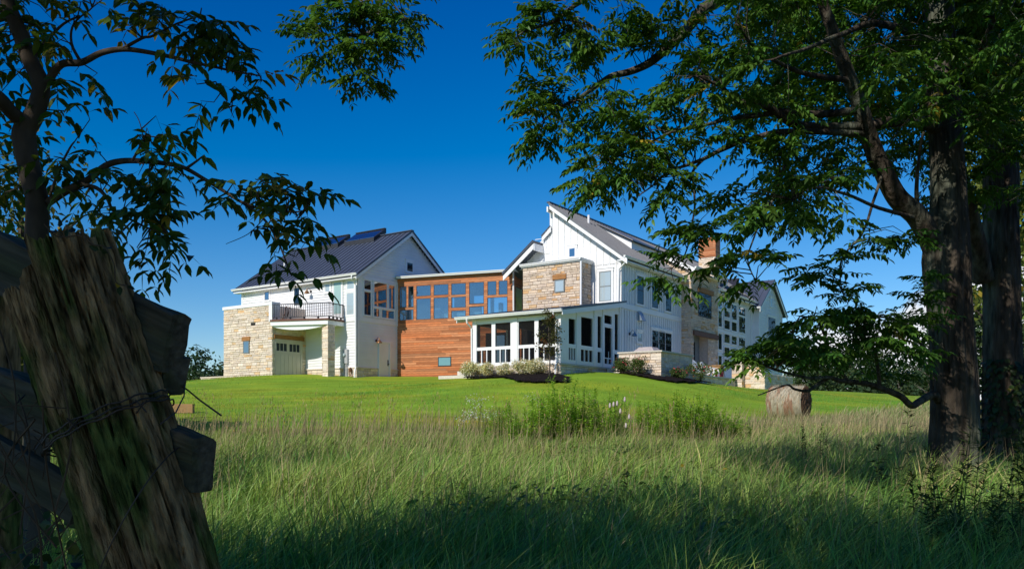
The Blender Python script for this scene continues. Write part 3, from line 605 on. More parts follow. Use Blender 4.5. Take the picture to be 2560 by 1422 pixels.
rf = seam_roof('roof', (8.2, -1.14, 6.53), (14.62, -1.14, 6.53), (8.2, 5.5, 7.62), (14.62, 5.5, 7.62), M['roof'], 14, t=.06); rf['label'] = 'low dark metal roof of the screened porch'
t = HM(); t.prism([(14.57, -1.14, 6.24), (14.57, 5.5, 7.33), (14.57, 5.5, 7.56), (14.57, -1.14, 6.47)], (.04, 0, 0)); t.prism([(8.25, -1.14, 6.24), (8.25, 5.5, 7.33), (8.25, 5.5, 7.56), (8.25, -1.14, 6.47)], (.04, 0, 0))
t.build('fascia', M['trim'], house)
x = HM(); x.hexa([(8.3, -1.1, 6.36), (14.56, -1.1, 6.36), (14.56, 5.5, 7.42), (8.3, 5.5, 7.42), (8.3, -1.1, 6.40), (14.56, -1.1, 6.40), (14.56, 5.5, 7.46), (8.3, 5.5, 7.46)]); x.build('porch_ceiling', M['white'], house)
gutter((8.18, -1.12, 6.53), (14.6, -1.12, 6.53), s=.13)
downspout([(8.95, -1.2, 6.42), (8.95, -1.15, 6.2), (9.0, -.84, 5.95), (9.0, -.82, 3.3)]); downspout([(14.1, -1.2, 6.42), (14.1, -1.15, 6.2), (14.1, -.84, 5.95), (14.1, -.82, 4.1), (14.1, -.95, 3.9), (14.1, -.98, 2.95)])
k = HM(); planks(k, PL((0, 5.4), (1, 0), (0, -1)), 7.36, 7.9, 4.0, 6.9); k.build('cedar_wall', M['cedar'], house)
k = HM(); k.box(7.95, 13.2, 5.42, 5.5, 4.02, 6.6); k.box(7.95, 14.1, 5.5, 5.52, 4.02, 7.1); k.build('sliding_door', M['dark'], house)
# ---- stone tower
FT = front(13.68); RT = right(14.91)
zt_ = lambda a: 12.72-.53*(a-11.0)
g = HM(); g.prism([(11.2, 13.71, 7.2), (14.88, 13.71, 7.2), (14.88, 13.71, 10.48), (11.2, 13.71, 12.45)], (0, 4.55, 0)); g.box(14.0, 14.88, 16.55, 18.26, 3.0, 7.2); g.box(14.0, 14.88, 13.71, 14.1, 3.0, 7.2); g.box(14.0, 14.88, 14.1, 16.55, 6.7, 7.2); g.box(13.6, 14.05, 14.1, 16.55, 3.0, 6.7)
stone_wall(g, FT, 11.2, 14.91, 9.9, 12.4, zt=lambda u: zt_(u)-.2); stone_wall(g, FT, 14.2, 14.91, 3.2, 9.9, acc=.12)
stone_wall(g, RT, 13.68, 18.29, 3.2, 10.45, ops=[(14.85, 17.12, 7.75, 9.28), (14.78, 17.32, 9.28, 9.56), (14.1, 16.5, 3.2, 6.5), (14.0, 18.16, 6.48, 6.78)], acc=.12)
g.build('stone_tower', M['stone_tan'], house)
x = HM(); x.pbox(RT, 14.76, 17.34, 9.28, 9.56, 0, .1); x.build('lintel', M['timber'], house)
x = HM(); x.pbox(RT, 13.98, 18.18, 6.48, 6.78, 0, .12); x.build('lintel', M['brown'], house)
window(RT, 14.87, 15.98, 7.77, 9.27, 'g_dark', 'black', casing=0, meet=True, nx=2, nz=1, depth=-.02); window(RT, 16.0, 17.1, 7.77, 9.27, 'g_dark', 'black', casing=0, meet=True, nx=2, nz=1, depth=-.02)
DR = right(14.28); x = HM(); x.pbox(DR, 14.2, 15.3, 3.6, 6.2, 0, .05); x.pbox(DR, 15.5, 15.8, 3.6, 6.3, 0, .05); do = x.build('terrace_door', M['dark'], house)
x = HM(); x.pbox(DR, 14.1, 16.5, 6.2, 6.6, 0, .06); x.pbox(DR, 15.3, 15.5, 3.6, 6.2, 0, .06); x.pbox(DR, 15.8, 16.5, 3.6, 6.2, 0, .06); x.build('door_frame', M['sash'], do)
rf = seam_roof('roof', (15.3, 13.42, 10.56), (15.3, 18.9, 10.56), (10.7, 13.42, 12.99), (10.7, 18.9, 12.99), M['roof_light'], 14); rf['label'] = 'low pitched roof over the stone tower'
t = HM(); t.prism([(15.3, 13.40, 10.22), (10.9, 13.40, 12.55), (10.9, 13.40, 12.88), (15.3, 13.40, 10.50)], (0, -.05, 0)); t.box(14.9, 15.28, 13.45, 18.85, 10.34, 10.4); t.build('fascia', M['trim'], house)
gutter((15.28, 13.38, 10.6), (15.28, 18.92, 10.6), outd=(1, 0, 0)); downspout([(15.36, 18.8, 10.5), (15.36, 18.8, 10.2), (14.98, 18.35, 9.75), (14.95, 18.33, 9.6)], .05)
# ---- glazed stair hall
panes = [(18.4, 19.7, 7.56, 9.4), (18.4, 19.7, 4.82, 7.15), (20.0, 20.68, 8.79, 9.38), (20.0, 20.68, 7.58, 8.7), (20.0, 20.68, 6.0, 7.14), (20.0, 20.68, 4.84, 5.62), (21.14, 22.27, 8.98, 9.42), (21.14, 22.27, 8.35, 8.84), (21.14, 22.27, 7.52, 8.18), (21.14, 22.25, 6.55, 7.2),
         (21.14, 22.2, 5.57, 6.28), (21.14, 22.2, 4.86, 5.44), (22.62, 23.7, 8.32, 9.42), (22.62, 23.7, 7.5, 8.18), (22.62, 23.7, 6.55, 7.18), (22.62, 23.7, 5.58, 6.22), (22.62, 23.7, 4.86, 5.46), (24.13, 25.54, 8.78, 9.42), (24.13, 25.54, 7.52, 8.72), (24.13, 25.54, 6.52, 7.2), (24.13, 25.54, 5.62, 6.35), (24.13, 25.54, 4.86, 5.5)]
for (u0, u1, z0, z1) in panes: window(RM, u0, u1, z0, z1, 'g_mirror', 'trim', casing=.05, header=False, w=.035)
x = HM(); x.pbox(RM, 18.3, 25.75, 7.24, 7.42, 0, .05); x.build('trim_board', M['trim'], house)
# ---- chimney
c = HM(); c.box(12.92, 14.08, 20.03, 20.85, 9.5, 12.4); stone_wall(c, front(20.03), 12.9, 14.1, 9.8, 12.38); stone_wall(c, right(14.08), 20.0, 20.88, 9.8, 12.38); ch = c.build('chimney', M['stone'], house)
c = HM(); c.box(12.9, 14.1, 20.0, 20.88, 12.38, 13.72, (.4, .35, .35)); planks(c, front(20.0), 12.9, 14.1, 12.38, 13.72); planks(c, right(14.1), 20.0, 20.88, 12.38, 13.72); c.build('chimney_cladding', M['cedar'], ch)
c = HM(); c.box(12.86, 14.15, 19.96, 20.92, 13.72, 13.76); c.build('chimney_cap', M['black'], ch)
# ---- far gabled wing
FW = front(27.3); RW = right(14.75)
w = HM(); w.box(5.0, 14.74, 27.31, 33.2, 3.0, 9.7); w.prism([(5.0, 27.33, 9.69), (5.0, 33.18, 9.69), (5.0, 30.25, 11.8)], (9.74, 0, 0)); clap(w, FW, 14.27, 14.75, 3.5, 9.6)
def sp2(z): 
    k = .02 if z < 9.7 else (z-9.7)/.745
    return (27.3+max(.02, k), 33.2-max(.02, k))
clap(w, RW, 27.3, 33.2, 3.5, 11.75, sp2); w.build('clapboard_wall', M['white'], house)
seam_roof('roof', (4.9, 26.75, 9.56), (15.05, 26.75, 9.56), (4.9, 30.25, 12.1), (15.05, 30.25, 12.1), M['roof'], 22); seam_roof('roof', (4.9, 33.75, 9.56), (15.05, 33.75, 9.56), (4.9, 30.25, 12.1), (15.05, 30.25, 12.1), M['roof'], 22)
t = HM()
for y0 in (26.75, 33.75): t.prism([(15.0, y0, 9.24), (15.0, 30.25, 11.79), (15.0, 30.25, 12.0), (15.0, y0, 9.46)], (.04, 0, 0))
t.pbox(RW, 27.28, 27.42, 3.5, 9.65, 0, .04); t.pbox(RW, 33.08, 33.22, 3.5, 9.65, 0, .04); t.build('trim_board', M['trim'], house)
gutter((13.9, 26.77, 9.62), (15.08, 26.77, 9.62)); gutter((15.08, 33.73, 9.62), (13.9, 33.73, 9.62), outd=(0, 1, 0))
window(RW, 29.44, 31.28, 7.5, 9.15, 'g_dark', 'sash', nx=2, meet=True, casing=.1); window(RW, 30.0, 30.6, 10.0, 10.7, 'g_blind', 'trim', nx=2, casing=.06)
sk = HM(); sk.prism([(10.9, 29.3, 11.40), (10.9, 30.3, 12.1), (10.9, 30.3, 12.5), (10.9, 29.3, 11.7)], (1.3, 0, 0)); sk.build('skylight', M['black'], house)
# wood-edge trees (x, y, height, crown width)
SHADE = [(-10.5, -4.0, 9.0, 7.0), (-5.0, -2.6, 9.6, 8.0), (1.2, -3.0, 10.4, 9.0), (8.5, -3.0, 11.5, 10.0), (11.5, 3.5, 11.5, 8.0), (-17, 17.5, 9.5, 5.0)]
# ------------------------------------------------------------------ things around the house
def world_mb(): return MB()
kroot = empty('outdoor_kitchen', (*hw(16.6, 4.8), 3.4), HROT); tag(kroot, 'L-shaped sandstone outdoor kitchen wall with pale cap beside the porch steps', 'stone wall')
class OFF:                                        # house-frame plane relative to a root
    pass
def rel(a0, b0, z0): return (-a0, -b0, -z0)
g = MB(rel(16.6, 4.8, 3.4)); g.box(15.48, 17.72, 3.03, 3.6, 2.7, 4.62); g.box(17.1, 17.72, 3.6, 6.95, 2.7, 4.62)
stone_wall(g, front(3.0), 15.45, 17.75, 2.7, 4.6); stone_wall(g, right(17.72), 3.0, 6.98, 2.7, 4.6); stone_wall(g, PL((15.48, 0), (0, -1), (-1, 0)), -3.6, -3.0, 2.7, 4.6); stone_wall(g, PL((0, 6.95), (-1, 0), (0, 1)), -17.75, -17.1, 2.7, 4.6)
g.build('wall', M['stone'], kroot)
g = MB(rel(16.6, 4.8, 3.4)); g.box(15.38, 17.82, 2.93, 3.66, 4.62, 4.69); g.box(17.04, 17.82, 3.66, 7.04, 4.62, 4.69); g.build('cap', M['cap'], kroot)
M['cover'] = material('fabric_grill_cover', (0.42, 0.37, 0.36), 0.8, 0.2, nscale=5, namt=.15, bump=.02, bscale=5)
g = MB((-16.5, -4.0, -4.0)); b0, b1 = 3.7, 4.8
g.hexa([(15.75, b0, 4.0), (17.0, b0, 4.0), (17.0, b1, 4.0), (15.75, b1, 4.0), (15.85, b0, 4.72), (17.0, b0, 4.72), (17.0, b1, 4.72), (15.85, b1, 4.72)])
g.hexa([(15.85, b0, 4.72), (17.05, b0, 4.72), (17.05, b1, 4.72), (15.85, b1, 4.72), (16.12, b0+.2, 4.97), (16.82, b0+.2, 4.97), (16.82, b1-.2, 4.97), (16.12, b1-.2, 4.97)])
gc = g.build('covered_grill', M['cover'], loc=(*hw(16.5, 4.0), 4.0)); gc.rotation_euler = (0, 0, HROT); tag(gc, 'covered grill in mauve grey fabric rising behind the stone kitchen wall', 'grill')
# terrace, its low wall and pillar
g = MB(rel(17, 12, 3.5)); g.prism([(14.9, 5.0, 3.2), (17.7, 7.0, 3.2), (17.7, 27, 3.2), (14.3, 27, 3.2)], (0, 0, .46)); tr = g.build('terrace', M['cap'], loc=(*hw(17, 12), 3.5)); tr.rotation_euler = (0, 0, HROT); tag(tr, kind='structure')
tw = empty('terrace_wall', (*hw(17.75, 10.5), 3.2), HROT); tag(tw, 'low dark sandstone wall along the lawn edge of the terrace', 'stone wall')
g = MB(rel(17.75, 10.5, 3.2)); g.box(17.45, 17.72, 6.98, 13.6, 2.6, 3.62); stone_wall(g, right(17.72), 6.98, 13.6, 2.6, 3.62); g.build('wall', M['stone'], tw)
g = MB(rel(17.75, 10.5, 3.2)); g.box(17.4, 17.83, 7.05, 13.6, 3.62, 3.7); g.build('cap', M['cap'], tw)
tw = empty('terrace_pillar', (*hw(17.9, 14.1), 3.2), HROT); tag(tw, 'square sandstone pillar with flat cap at the end of the terrace wall', 'pillar')
g = MB(rel(17.9, 14.1, 3.2)); g.box(17.52, 18.1, 13.72, 14.35, 2.6, 4.6); stone_wall(g, front(13.7), 17.5, 18.12, 2.6, 4.6); stone_wall(g, right(18.1), 13.68, 14.37, 2.6, 4.6); g.build('wall', M['stone'], tw)
g = MB(rel(17.9, 14.1, 3.2)); g.box(17.44, 18.2, 13.62, 14.43, 4.6, 4.68); g.build('cap', M['cap'], tw)
tw = empty('garden_wall', (*hw(18.6, 14.5), 3.2), HROT); tag(tw, 'sunlit sandstone garden wall right of the terrace pillar, partly behind leaves', 'stone wall')
g = MB(rel(18.6, 14.5, 3.2)); g.box(18.12, 19.3, 14.2, 14.6, 2.4, 4.5); stone_wall(g, front(14.2), 18.12, 19.32, 2.4, 4.5, acc=.3); stone_wall(g, right(19.3), 14.2, 20, 2.4, 4.0); g.box(18.9, 19.28, 14.6, 20, 2.4, 4.0); g.build('wall', M['stone'], tw)
g = MB(rel(18.6, 14.5, 3.2)); g.box(18.1, 19.4, 14.1, 14.66, 4.5, 4.58); g.build('cap', M['cap'], tw)
g = MB((10.2, 2.2, -3.6)); g.off = (10.3, 2.2, -3.6); stone_wall(g, front(-2.3), -11.55, -8.98, 3.1, 3.88); g.box(-11.5, -8.98, -2.29, -1.9, 3.1, 3.86); g.box(-11.6, -8.98, -2.36, -1.88, 3.88, 3.94)
o = g.build('retaining_wall', M['stone'], loc=(*hw(-10.3, -2.2), 3.6)); o.rotation_euler = (0, 0, HROT); tag(o, 'low pale stone retaining wall left of the garage box', 'stone wall')
# stone steps
def steps(label, slabs):
    r = empty('stone_steps', (*hw(slabs[0][0], slabs[0][2]), slabs[0][4]), HROT); tag(r, label, 'steps')
    for s_ in slabs:
        g = MB(rel(slabs[0][0], slabs[0][2], slabs[0][4])); g.box(*s_); g.build('step', M['cap'], r)
steps('two pale stone slab steps at the foot of the cedar wall', [(5.7, 8.6, .5, 2.4, 3.35, 3.66), (6.7, 9.0, .9, 3.4, 3.67, 3.9)])
steps('pale stone steps up to the screened porch door', [(14.35, 15.44, 3.2, 4.6, 3.0, 3.5), (14.35, 15.2, 3.5, 4.6, 3.51, 3.72), (14.35, 14.95, 3.75, 4.6, 3.73, 3.93)])
# adirondack chairs
M['chairwhite'] = material('white_painted_wood', (0.80, 0.80, 0.80), 0.5, 0.3, namt=.05)
def adirondack(label):
    r = empty('adirondack_chair', (0, 0, 0)); tag(r, label, 'chair', 'adirondack chairs on the terrace')
    # faces +x
    m = MB()
    for k in range(6): 
        x0 = -.28+k*.11; m.hexa([(x0, -.27, .22+.028*k), (x0+.095, -.27, .245+.028*k), (x0+.095, .27, .245+.028*k), (x0, .27, .22+.028*k), (x0, -.27, .245+.028*k), (x0+.095, -.27, .27+.028*k), (x0+.095, .27, .27+.028*k), (x0, .27, .245+.028*k)])
    m.build('seat', M['chairwhite'], r)
    m = MB()
    for k in range(7):
        y = -.30+k*.1; t = .98-.05*((k-3)/3)**2*2.2; z1 = t; x1 = -.28-(z1-.22)*.42
        m.hexa([(-.28, y-.043, .22), (-.255, y-.043, .22), (-.255, y+.043, .22), (-.28, y+.043, .22), (x1, y-.047, z1), (x1+.025, y-.047, z1), (x1+.025, y+.047, z1), (x1, y+.047, z1)])
    m.box(-.50, -.46, -.33, .33, .6, .68); m.build('backrest', M['chairwhite'], r)
    for y in (-.36, .36):
        m = MB(); m.box(-.55, .38, y-.075, y+.075, .56, .585); m.build('armrest', M['chairwhite'], r)
        m = MB(); m.box(.28, .37, y-.02, y+.02, 0, .56); m.build('leg', M['chairwhite'], r)
        m = MB(); m.hexa([(-.62, y-.02, 0), (-.5, y-.02, 0), (-.5, y+.02, 0), (-.62, y+.02, 0), (.25, y-.02, .36), (.33, y-.02, .36), (.33, y+.02, .36), (.25, y+.02, .36)]); m.box(-.52, -.45, y-.02, y+.02, 0, .56); m.build('leg', M['chairwhite'], r)
    return r
c1 = adirondack('white adirondack chair nearest the stone kitchen wall on the terrace'); c1.location = (*hw(17.15, 10.0), 3.66); c1.rotation_euler = (0, 0, HROT)
c2 = copy_tree(c1); c2.location = (*hw(17.0, 11.6), 3.66); c2['label'] = 'white adirondack chair farther along, beside the wooden planter'
c3 = copy_tree(c1); c3.location = (*hw(12.3, 1.6), 4.01); c3.rotation_euler = (0, 0, HROT-1.2); c3['label'] = 'white slatted chair standing inside the screened porch'; c3['group'] = 'slatted chairs on the porch'
M['wood'] = material('honey_wood', (0.36, 0.21, 0.09), 0.65, 0.2, nscale=4, namt=.25, stretch=(1, 1, 8))
r = empty('planter_box', (*hw(16.6, 13.0), 3.66), HROT); tag(r, 'honey coloured wooden planter box behind the white chairs', 'planter')
m = MB()
for k in range(4): m.box(-.55, .55, -.3, .3, .12+k*.16, .27+k*.16)
m.build('box', M['wood'], r); m = MB(); m.box(-.6, .6, -.35, .35, .76, .82); m.build('rim', M['wood'], r)
for x_ in (-.5, .5):
    for y_ in (-.25, .25): m = MB(); m.box(x_-.05, x_+.05, y_-.05, y_+.05, 0, .12); m.build('leg', M['wood'], r)
r = empty('side_table', (*hw(17.0, 13.15), 3.66), HROT); tag(r, 'small dark metal side table left of the terrace pillar', 'table')
m = MB(); m.tube([(0, 0, .5), (0, 0, .53)], .32, 18); m.build('table_top', M['black'], r)
for k in range(3): m = MB(); m.tube([(.2*math.cos(k*2.1), .2*math.sin(k*2.1), .5), (.3*math.cos(k*2.1), .3*math.sin(k*2.1), 0)], .015, 6); m.build('leg', M['black'], r)
M['red'] = material('dark_red_fabric', (0.20, 0.03, 0.04), 0.8, 0.2)
m = MB(); m.tube([(0, 0, 0), (0, 0, .06), (0, 0, .36), (0, 0, .42)], [.24, .27, .27, .22], 16); o = m.build('pouf', M['red'], smooth=True, loc=(*hw(17.1, 12.55), 3.66)); tag(o, 'dark red round pouf beside the small metal table', 'pouf')
# reclining chair on the balcony
r = empty('deck_chair', (*hw(-4.0, -1.9), 7.09), HROT+.5); tag(r, 'folded wooden deck chair standing at the left end of the balcony', 'chair')
m = MB(); 
for y in (-.25, .25): m.tube([(-.1, y, 0), (.05, y, .35), (.12, y, .75), (.2, y, .82)], .03, 6)
m.build('frame', M['brown'], r); m = MB(); m.hexa([(-.06, -.24, .1), (-.03, -.24, .1), (-.03, .24, .1), (-.06, .24, .1), (.11, -.24, .75), (.14, -.24, .75), (.14, .24, .75), (.11, .24, .75)]); m.build('backrest', M['cover'], r)
# timber edging on the lawn
r = empty('timber_edging', (-12.3, 29.6, h1(-12.3, 29.6)), .05); tag(r, 'two stacked weathered timbers lying at the lawn edge behind the post', 'timbers')
for k in range(2): m = MB(); m.box(-1.1, .85+.0*k, -.12, .12, .02+k*.165, .18+k*.165); m.build('timber', M['wood'], r)

# ------------------------------------------------------------------ foliage helpers (real leaf faces)
LT = np.array([(0, 0, 0), (.28, -.46, .10), (.66, -.36, .08), (1, 0, -.10), (.66, .36, .08), (.28, .46, .10), (.28, 0, 0), (.66, 0, -.02)])
LF = np.array([(0, 1, 6), (1, 2, 7), (1, 7, 6), (2, 3, 7), (0, 6, 5), (6, 7, 4), (6, 4, 5), (7, 3, 4)])
LT4 = np.array([(0, 0, 0), (.42, -.45, .08), (1, 0, -.06), (.42, .45, .08)]); LF4 = np.array([(0, 1, 2), (0, 2, 3)])
def unit(v): return v/np.maximum(np.linalg.norm(v, axis=-1, keepdims=True), 1e-9)
def leaf_geom(P, D, U, L, Wd, tint, simple=False):
    D = unit(D); S = unit(np.cross(D, U)); Nn = np.cross(S, D)
    t, f = (LT4, LF4) if simple else (LT, LF); n = len(P); k = len(t)
    V = P[:, None]+D[:, None]*(t[None, :, 0:1]*L[:, None, None])+S[:, None]*(t[None, :, 1:2]*Wd[:, None, None])+Nn[:, None]*(t[None, :, 2:3]*np.minimum(L, 2.2*Wd)[:, None, None]*.9)
    T = (np.arange(n)*k)[:, None, None]+f[None]
    return V.reshape(-1, 3), T.reshape(-1, 3), np.repeat(tint, k, 0)
class Leaves:
    def __init__(s): s.V = []; s.T = []; s.C = []; s.n = 0
    def add(s, V, T, C): s.V.append(V); s.T.append(T+s.n); s.C.append(C); s.n += len(V)
    def build(s, name, mat, parent=None, loc=None):
        V = np.concatenate(s.V); 
        if loc is not None and parent is None: V = V-np.array(loc)
        if parent is not None: V = V-np.array(parent.location)
        return np_mesh(name, V, np.concatenate(s.T), np.concatenate(s.C), mat, parent, loc=loc if parent is None else None)
def leaf_tints(n, base, var=.28, yel=.02):
    k = RNG.uniform(1-var, 1+var, (n, 1)); h = RNG.uniform(-.18, .20, (n, 1))
    c = np.array(base)[None]*k*np.c_[1+h, np.ones(n), 1-h*.6]
    y = RNG.random(n) < yel; c[y] = np.array((.45, .34, .04))*RNG.uniform(.6, 1, (y.sum(), 1)); return c
def compound(P, D, L=.38, pairs=6, ll=.095, base=(.07, .12, .022), yel=.015, up=None, rachis=True, droop=.35):
    """pinnate leaves: N rachises, leaflets in drooping pairs plus one at the tip"""
    n = len(P); D = unit(D); L = L*RNG.uniform(.7, 1.15, n)
    tint0 = leaf_tints(n, base, .28, yel)
    out = Leaves(); Z = np.array([0, 0, 1.0])
    dr = droop*RNG.uniform(.5, 1.4, n)
    side = unit(np.cross(D, Z)+RNG.normal(0, .25, (n, 3)))
    def pos(t): return P+D*(L*t)[:, None]-Z[None]*(dr*L*t*t)[:, None]
    ts = np.linspace(.22, .93, pairs)
    for t in ts:
        p = pos(np.full(n, t)); tang = unit(D-Z[None]*(2*dr*t)[:, None])
        for sg in (-1, 1):
            d = unit(side*sg*.85+tang*.55-Z[None]*RNG.uniform(.1, .75, (n, 1))+RNG.normal(0, .16, (n, 3)))
            l = ll*(.72+.38*math.sin(math.pi*t))*RNG.uniform(.82, 1.15, n)
            upv = unit(np.cross(np.cross(tang, side), tang)*0+Z[None]+RNG.normal(0, .3, (n, 3))+side*sg*.2)
            keep = RNG.random(n) > .05
            V, T_, C = leaf_geom(p[keep], d[keep], upv[keep], l[keep], (l*.42)[keep], (tint0*RNG.uniform(.85, 1.15, (n, 1)))[keep]); out.add(V, T_, C)
    p = pos(np.full(n, .97)); tang = unit(D-Z[None]*(2*dr)[:, None]); l = ll*RNG.uniform(.8, 1.1, n)
    V, T_, C = leaf_geom(p, tang, Z[None]+RNG.normal(0, .3, (n, 3)), l, l*.42, tint0); out.add(V, T_, C)
    if rachis:
        for a, b in ((0, .5), (.5, 1)):
            pa = pos(np.full(n, a)); pb = pos(np.full(n, b)); d = pb-pa; ln = np.linalg.norm(d, axis=1)
            V, T_, C = leaf_geom(pa, d, Z[None]+RNG.normal(0, .2, (n, 3)), ln, np.full(n, .006), tint0*.8, True); out.add(V, T_, C)
    return np.concatenate(out.V), np.concatenate(out.T), np.concatenate(out.C)
M['leaf'] = material('walnut_leaf', (1, 1, 1), 0.45, 0.35, nscale=30, namt=.12, transl=.38)
M['bark'] = material('furrowed_bark', (0.075, 0.06, 0.046), 0.95, 0.1, nscale=12, namt=.75, stretch=(1, 1, .20), bump=.06, bscale=16, col2=(.11, .12, .09), c2scale=2.5)
M['bark_light'] = material('smooth_branch_bark', (0.09, 0.072, 0.055), 0.9, 0.1, nscale=14, namt=.35, stretch=(1, 1, .4), bump=.006, bscale=30)
def smooth_path(pts, rads, sub=6, jit=0.0):
    P = [Vector(p) for p in pts]; o = []; r = []
    for i in range(len(P)-1):
        p0 = P[max(i-1, 0)]; p1 = P[i]; p2 = P[i+1]; p3 = P[min(i+2, len(P)-1)]
        for k in range(sub):
            t = k/sub; q = .5*((2*p1)+(p2-p0)*t+(2*p0-5*p1+4*p2-p3)*t*t+(3*p1-p0-3*p2+p3)*t**3)
            if jit: q += Vector((mnoise.noise(q*3)*jit, mnoise.noise(q*3+Vector((9, 0, 0)))*jit, 0))
            o.append(q); r.append(rads[i]*(1-t)+rads[i+1]*t)
    o.append(P[-1]); r.append(rads[-1]); return o, r
def limb(mb, px, Ys, rads, n=9, sub=6, jit=.02):
    """branch traced along sight lines at its own depths; px list, depth list or (start, end)"""
    m = len(px)
    if len(Ys) == 2 and m > 2: Ys = [Ys[0]+(Ys[1]-Ys[0])*i/(m-1) for i in range(m)]
    if len(rads) == 2 and m > 2: rads = [rads[0]+(rads[1]-rads[0])*(i/(m-1))**.8 for i in range(m)]
    pts = [at(x, y, Y) for (x, y), Y in zip(px, Ys)]
    o, r = smooth_path(pts, rads, sub, jit); mb.tube(o, r, n); return o
def furrowed(mb, pts, rads, n=110, depth=.13):
    o, r = smooth_path(pts, rads, 22); m = len(o); V = []; F = []; ref = Vector((1, 0, 0))
    for i in range(m):
        d = (o[min(i+1, m-1)]-o[max(i-1, 0)]).normalized(); x = (ref-d*ref.dot(d)).normalized(); y = d.cross(x); ref = x
        for k in range(n):
            a = 2*math.pi*k/n; q = o[i]
            c_, s_ = math.cos(a), math.sin(a); wq = .35*mnoise.noise(Vector((c_*2, s_*2, q.z*1.6)))
            w = abs(mnoise.noise(Vector((c_*6.5+wq, s_*6.5+wq, q.z*.75))))+.55*abs(mnoise.noise(Vector((c_*14+wq, s_*14, q.z*1.9))))
            rr = r[i]*(1+depth*(min(w*2.2, 1)-.6)+.06*mnoise.noise(Vector((c_*1.3, s_*1.3, q.z*.7)))); V.append(q+(x*math.cos(a)+y*math.sin(a))*rr)
    for i in range(m-1):
        for k in range(n): F.append((i*n+k, i*n+(k+1) % n, (i+1)*n+(k+1) % n, (i+1)*n+k))
    mb.add(V, F)
def clusters(L, twigs, specs, skel, leafkw, density=1.0, tw_r=.0045, per=(4, 7)):
    """leafy sprays: ellipsoids (photo x, y, rx, ry, depth, thickness, count); every spray hangs on a twig from the nearest limb"""
    SK = np.array([tuple(p) for p in skel]); Ps = []; Ds = []
    for (x, y, rx, ry, Y, dY, n) in specs:
        n = max(1, int(round(n*density))); c = np.array(at(x, y, Y)); rm = leafkw['L']*.45; ax = np.array((max(rx/FPX*Y-rm, .25*rx/FPX*Y), dY, max(ry/FPX*Y-rm, .25*ry/FPX*Y)))
        for _ in range(n):
            v = RNG.normal(0, 1, 3); v = v/np.linalg.norm(v)*RNG.random()**.45; e = c+v*ax
            j = np.argmin(((SK-e)**2).sum(1)); s_ = SK[j]; dvec = e-s_; dl = np.linalg.norm(dvec)
            if dl > .8: s_ = e-dvec/dl*RNG.uniform(.3, .6)
            mid = (s_+e)/2+np.array((0, 0, .08*min(dl, 1)))+RNG.normal(0, .04, 3)
            twigs.tube([s_, mid, e], [tw_r*1.5, tw_r, tw_r*.4], 4)
            out = unit((e-s_)[None])[0]; k = RNG.integers(*per)
            for q in range(k):
                f = RNG.uniform(.45, 1); p = mid*(1-f)+e*f; a = RNG.uniform(0, 2*math.pi)
                Ps.append(p); Ds.append(out*.5+np.array((math.cos(a), math.sin(a), RNG.uniform(-.25, .35))))
    V, T_, C = compound(np.array(Ps), np.array(Ds), **leafkw); L.add(V, T_, C)

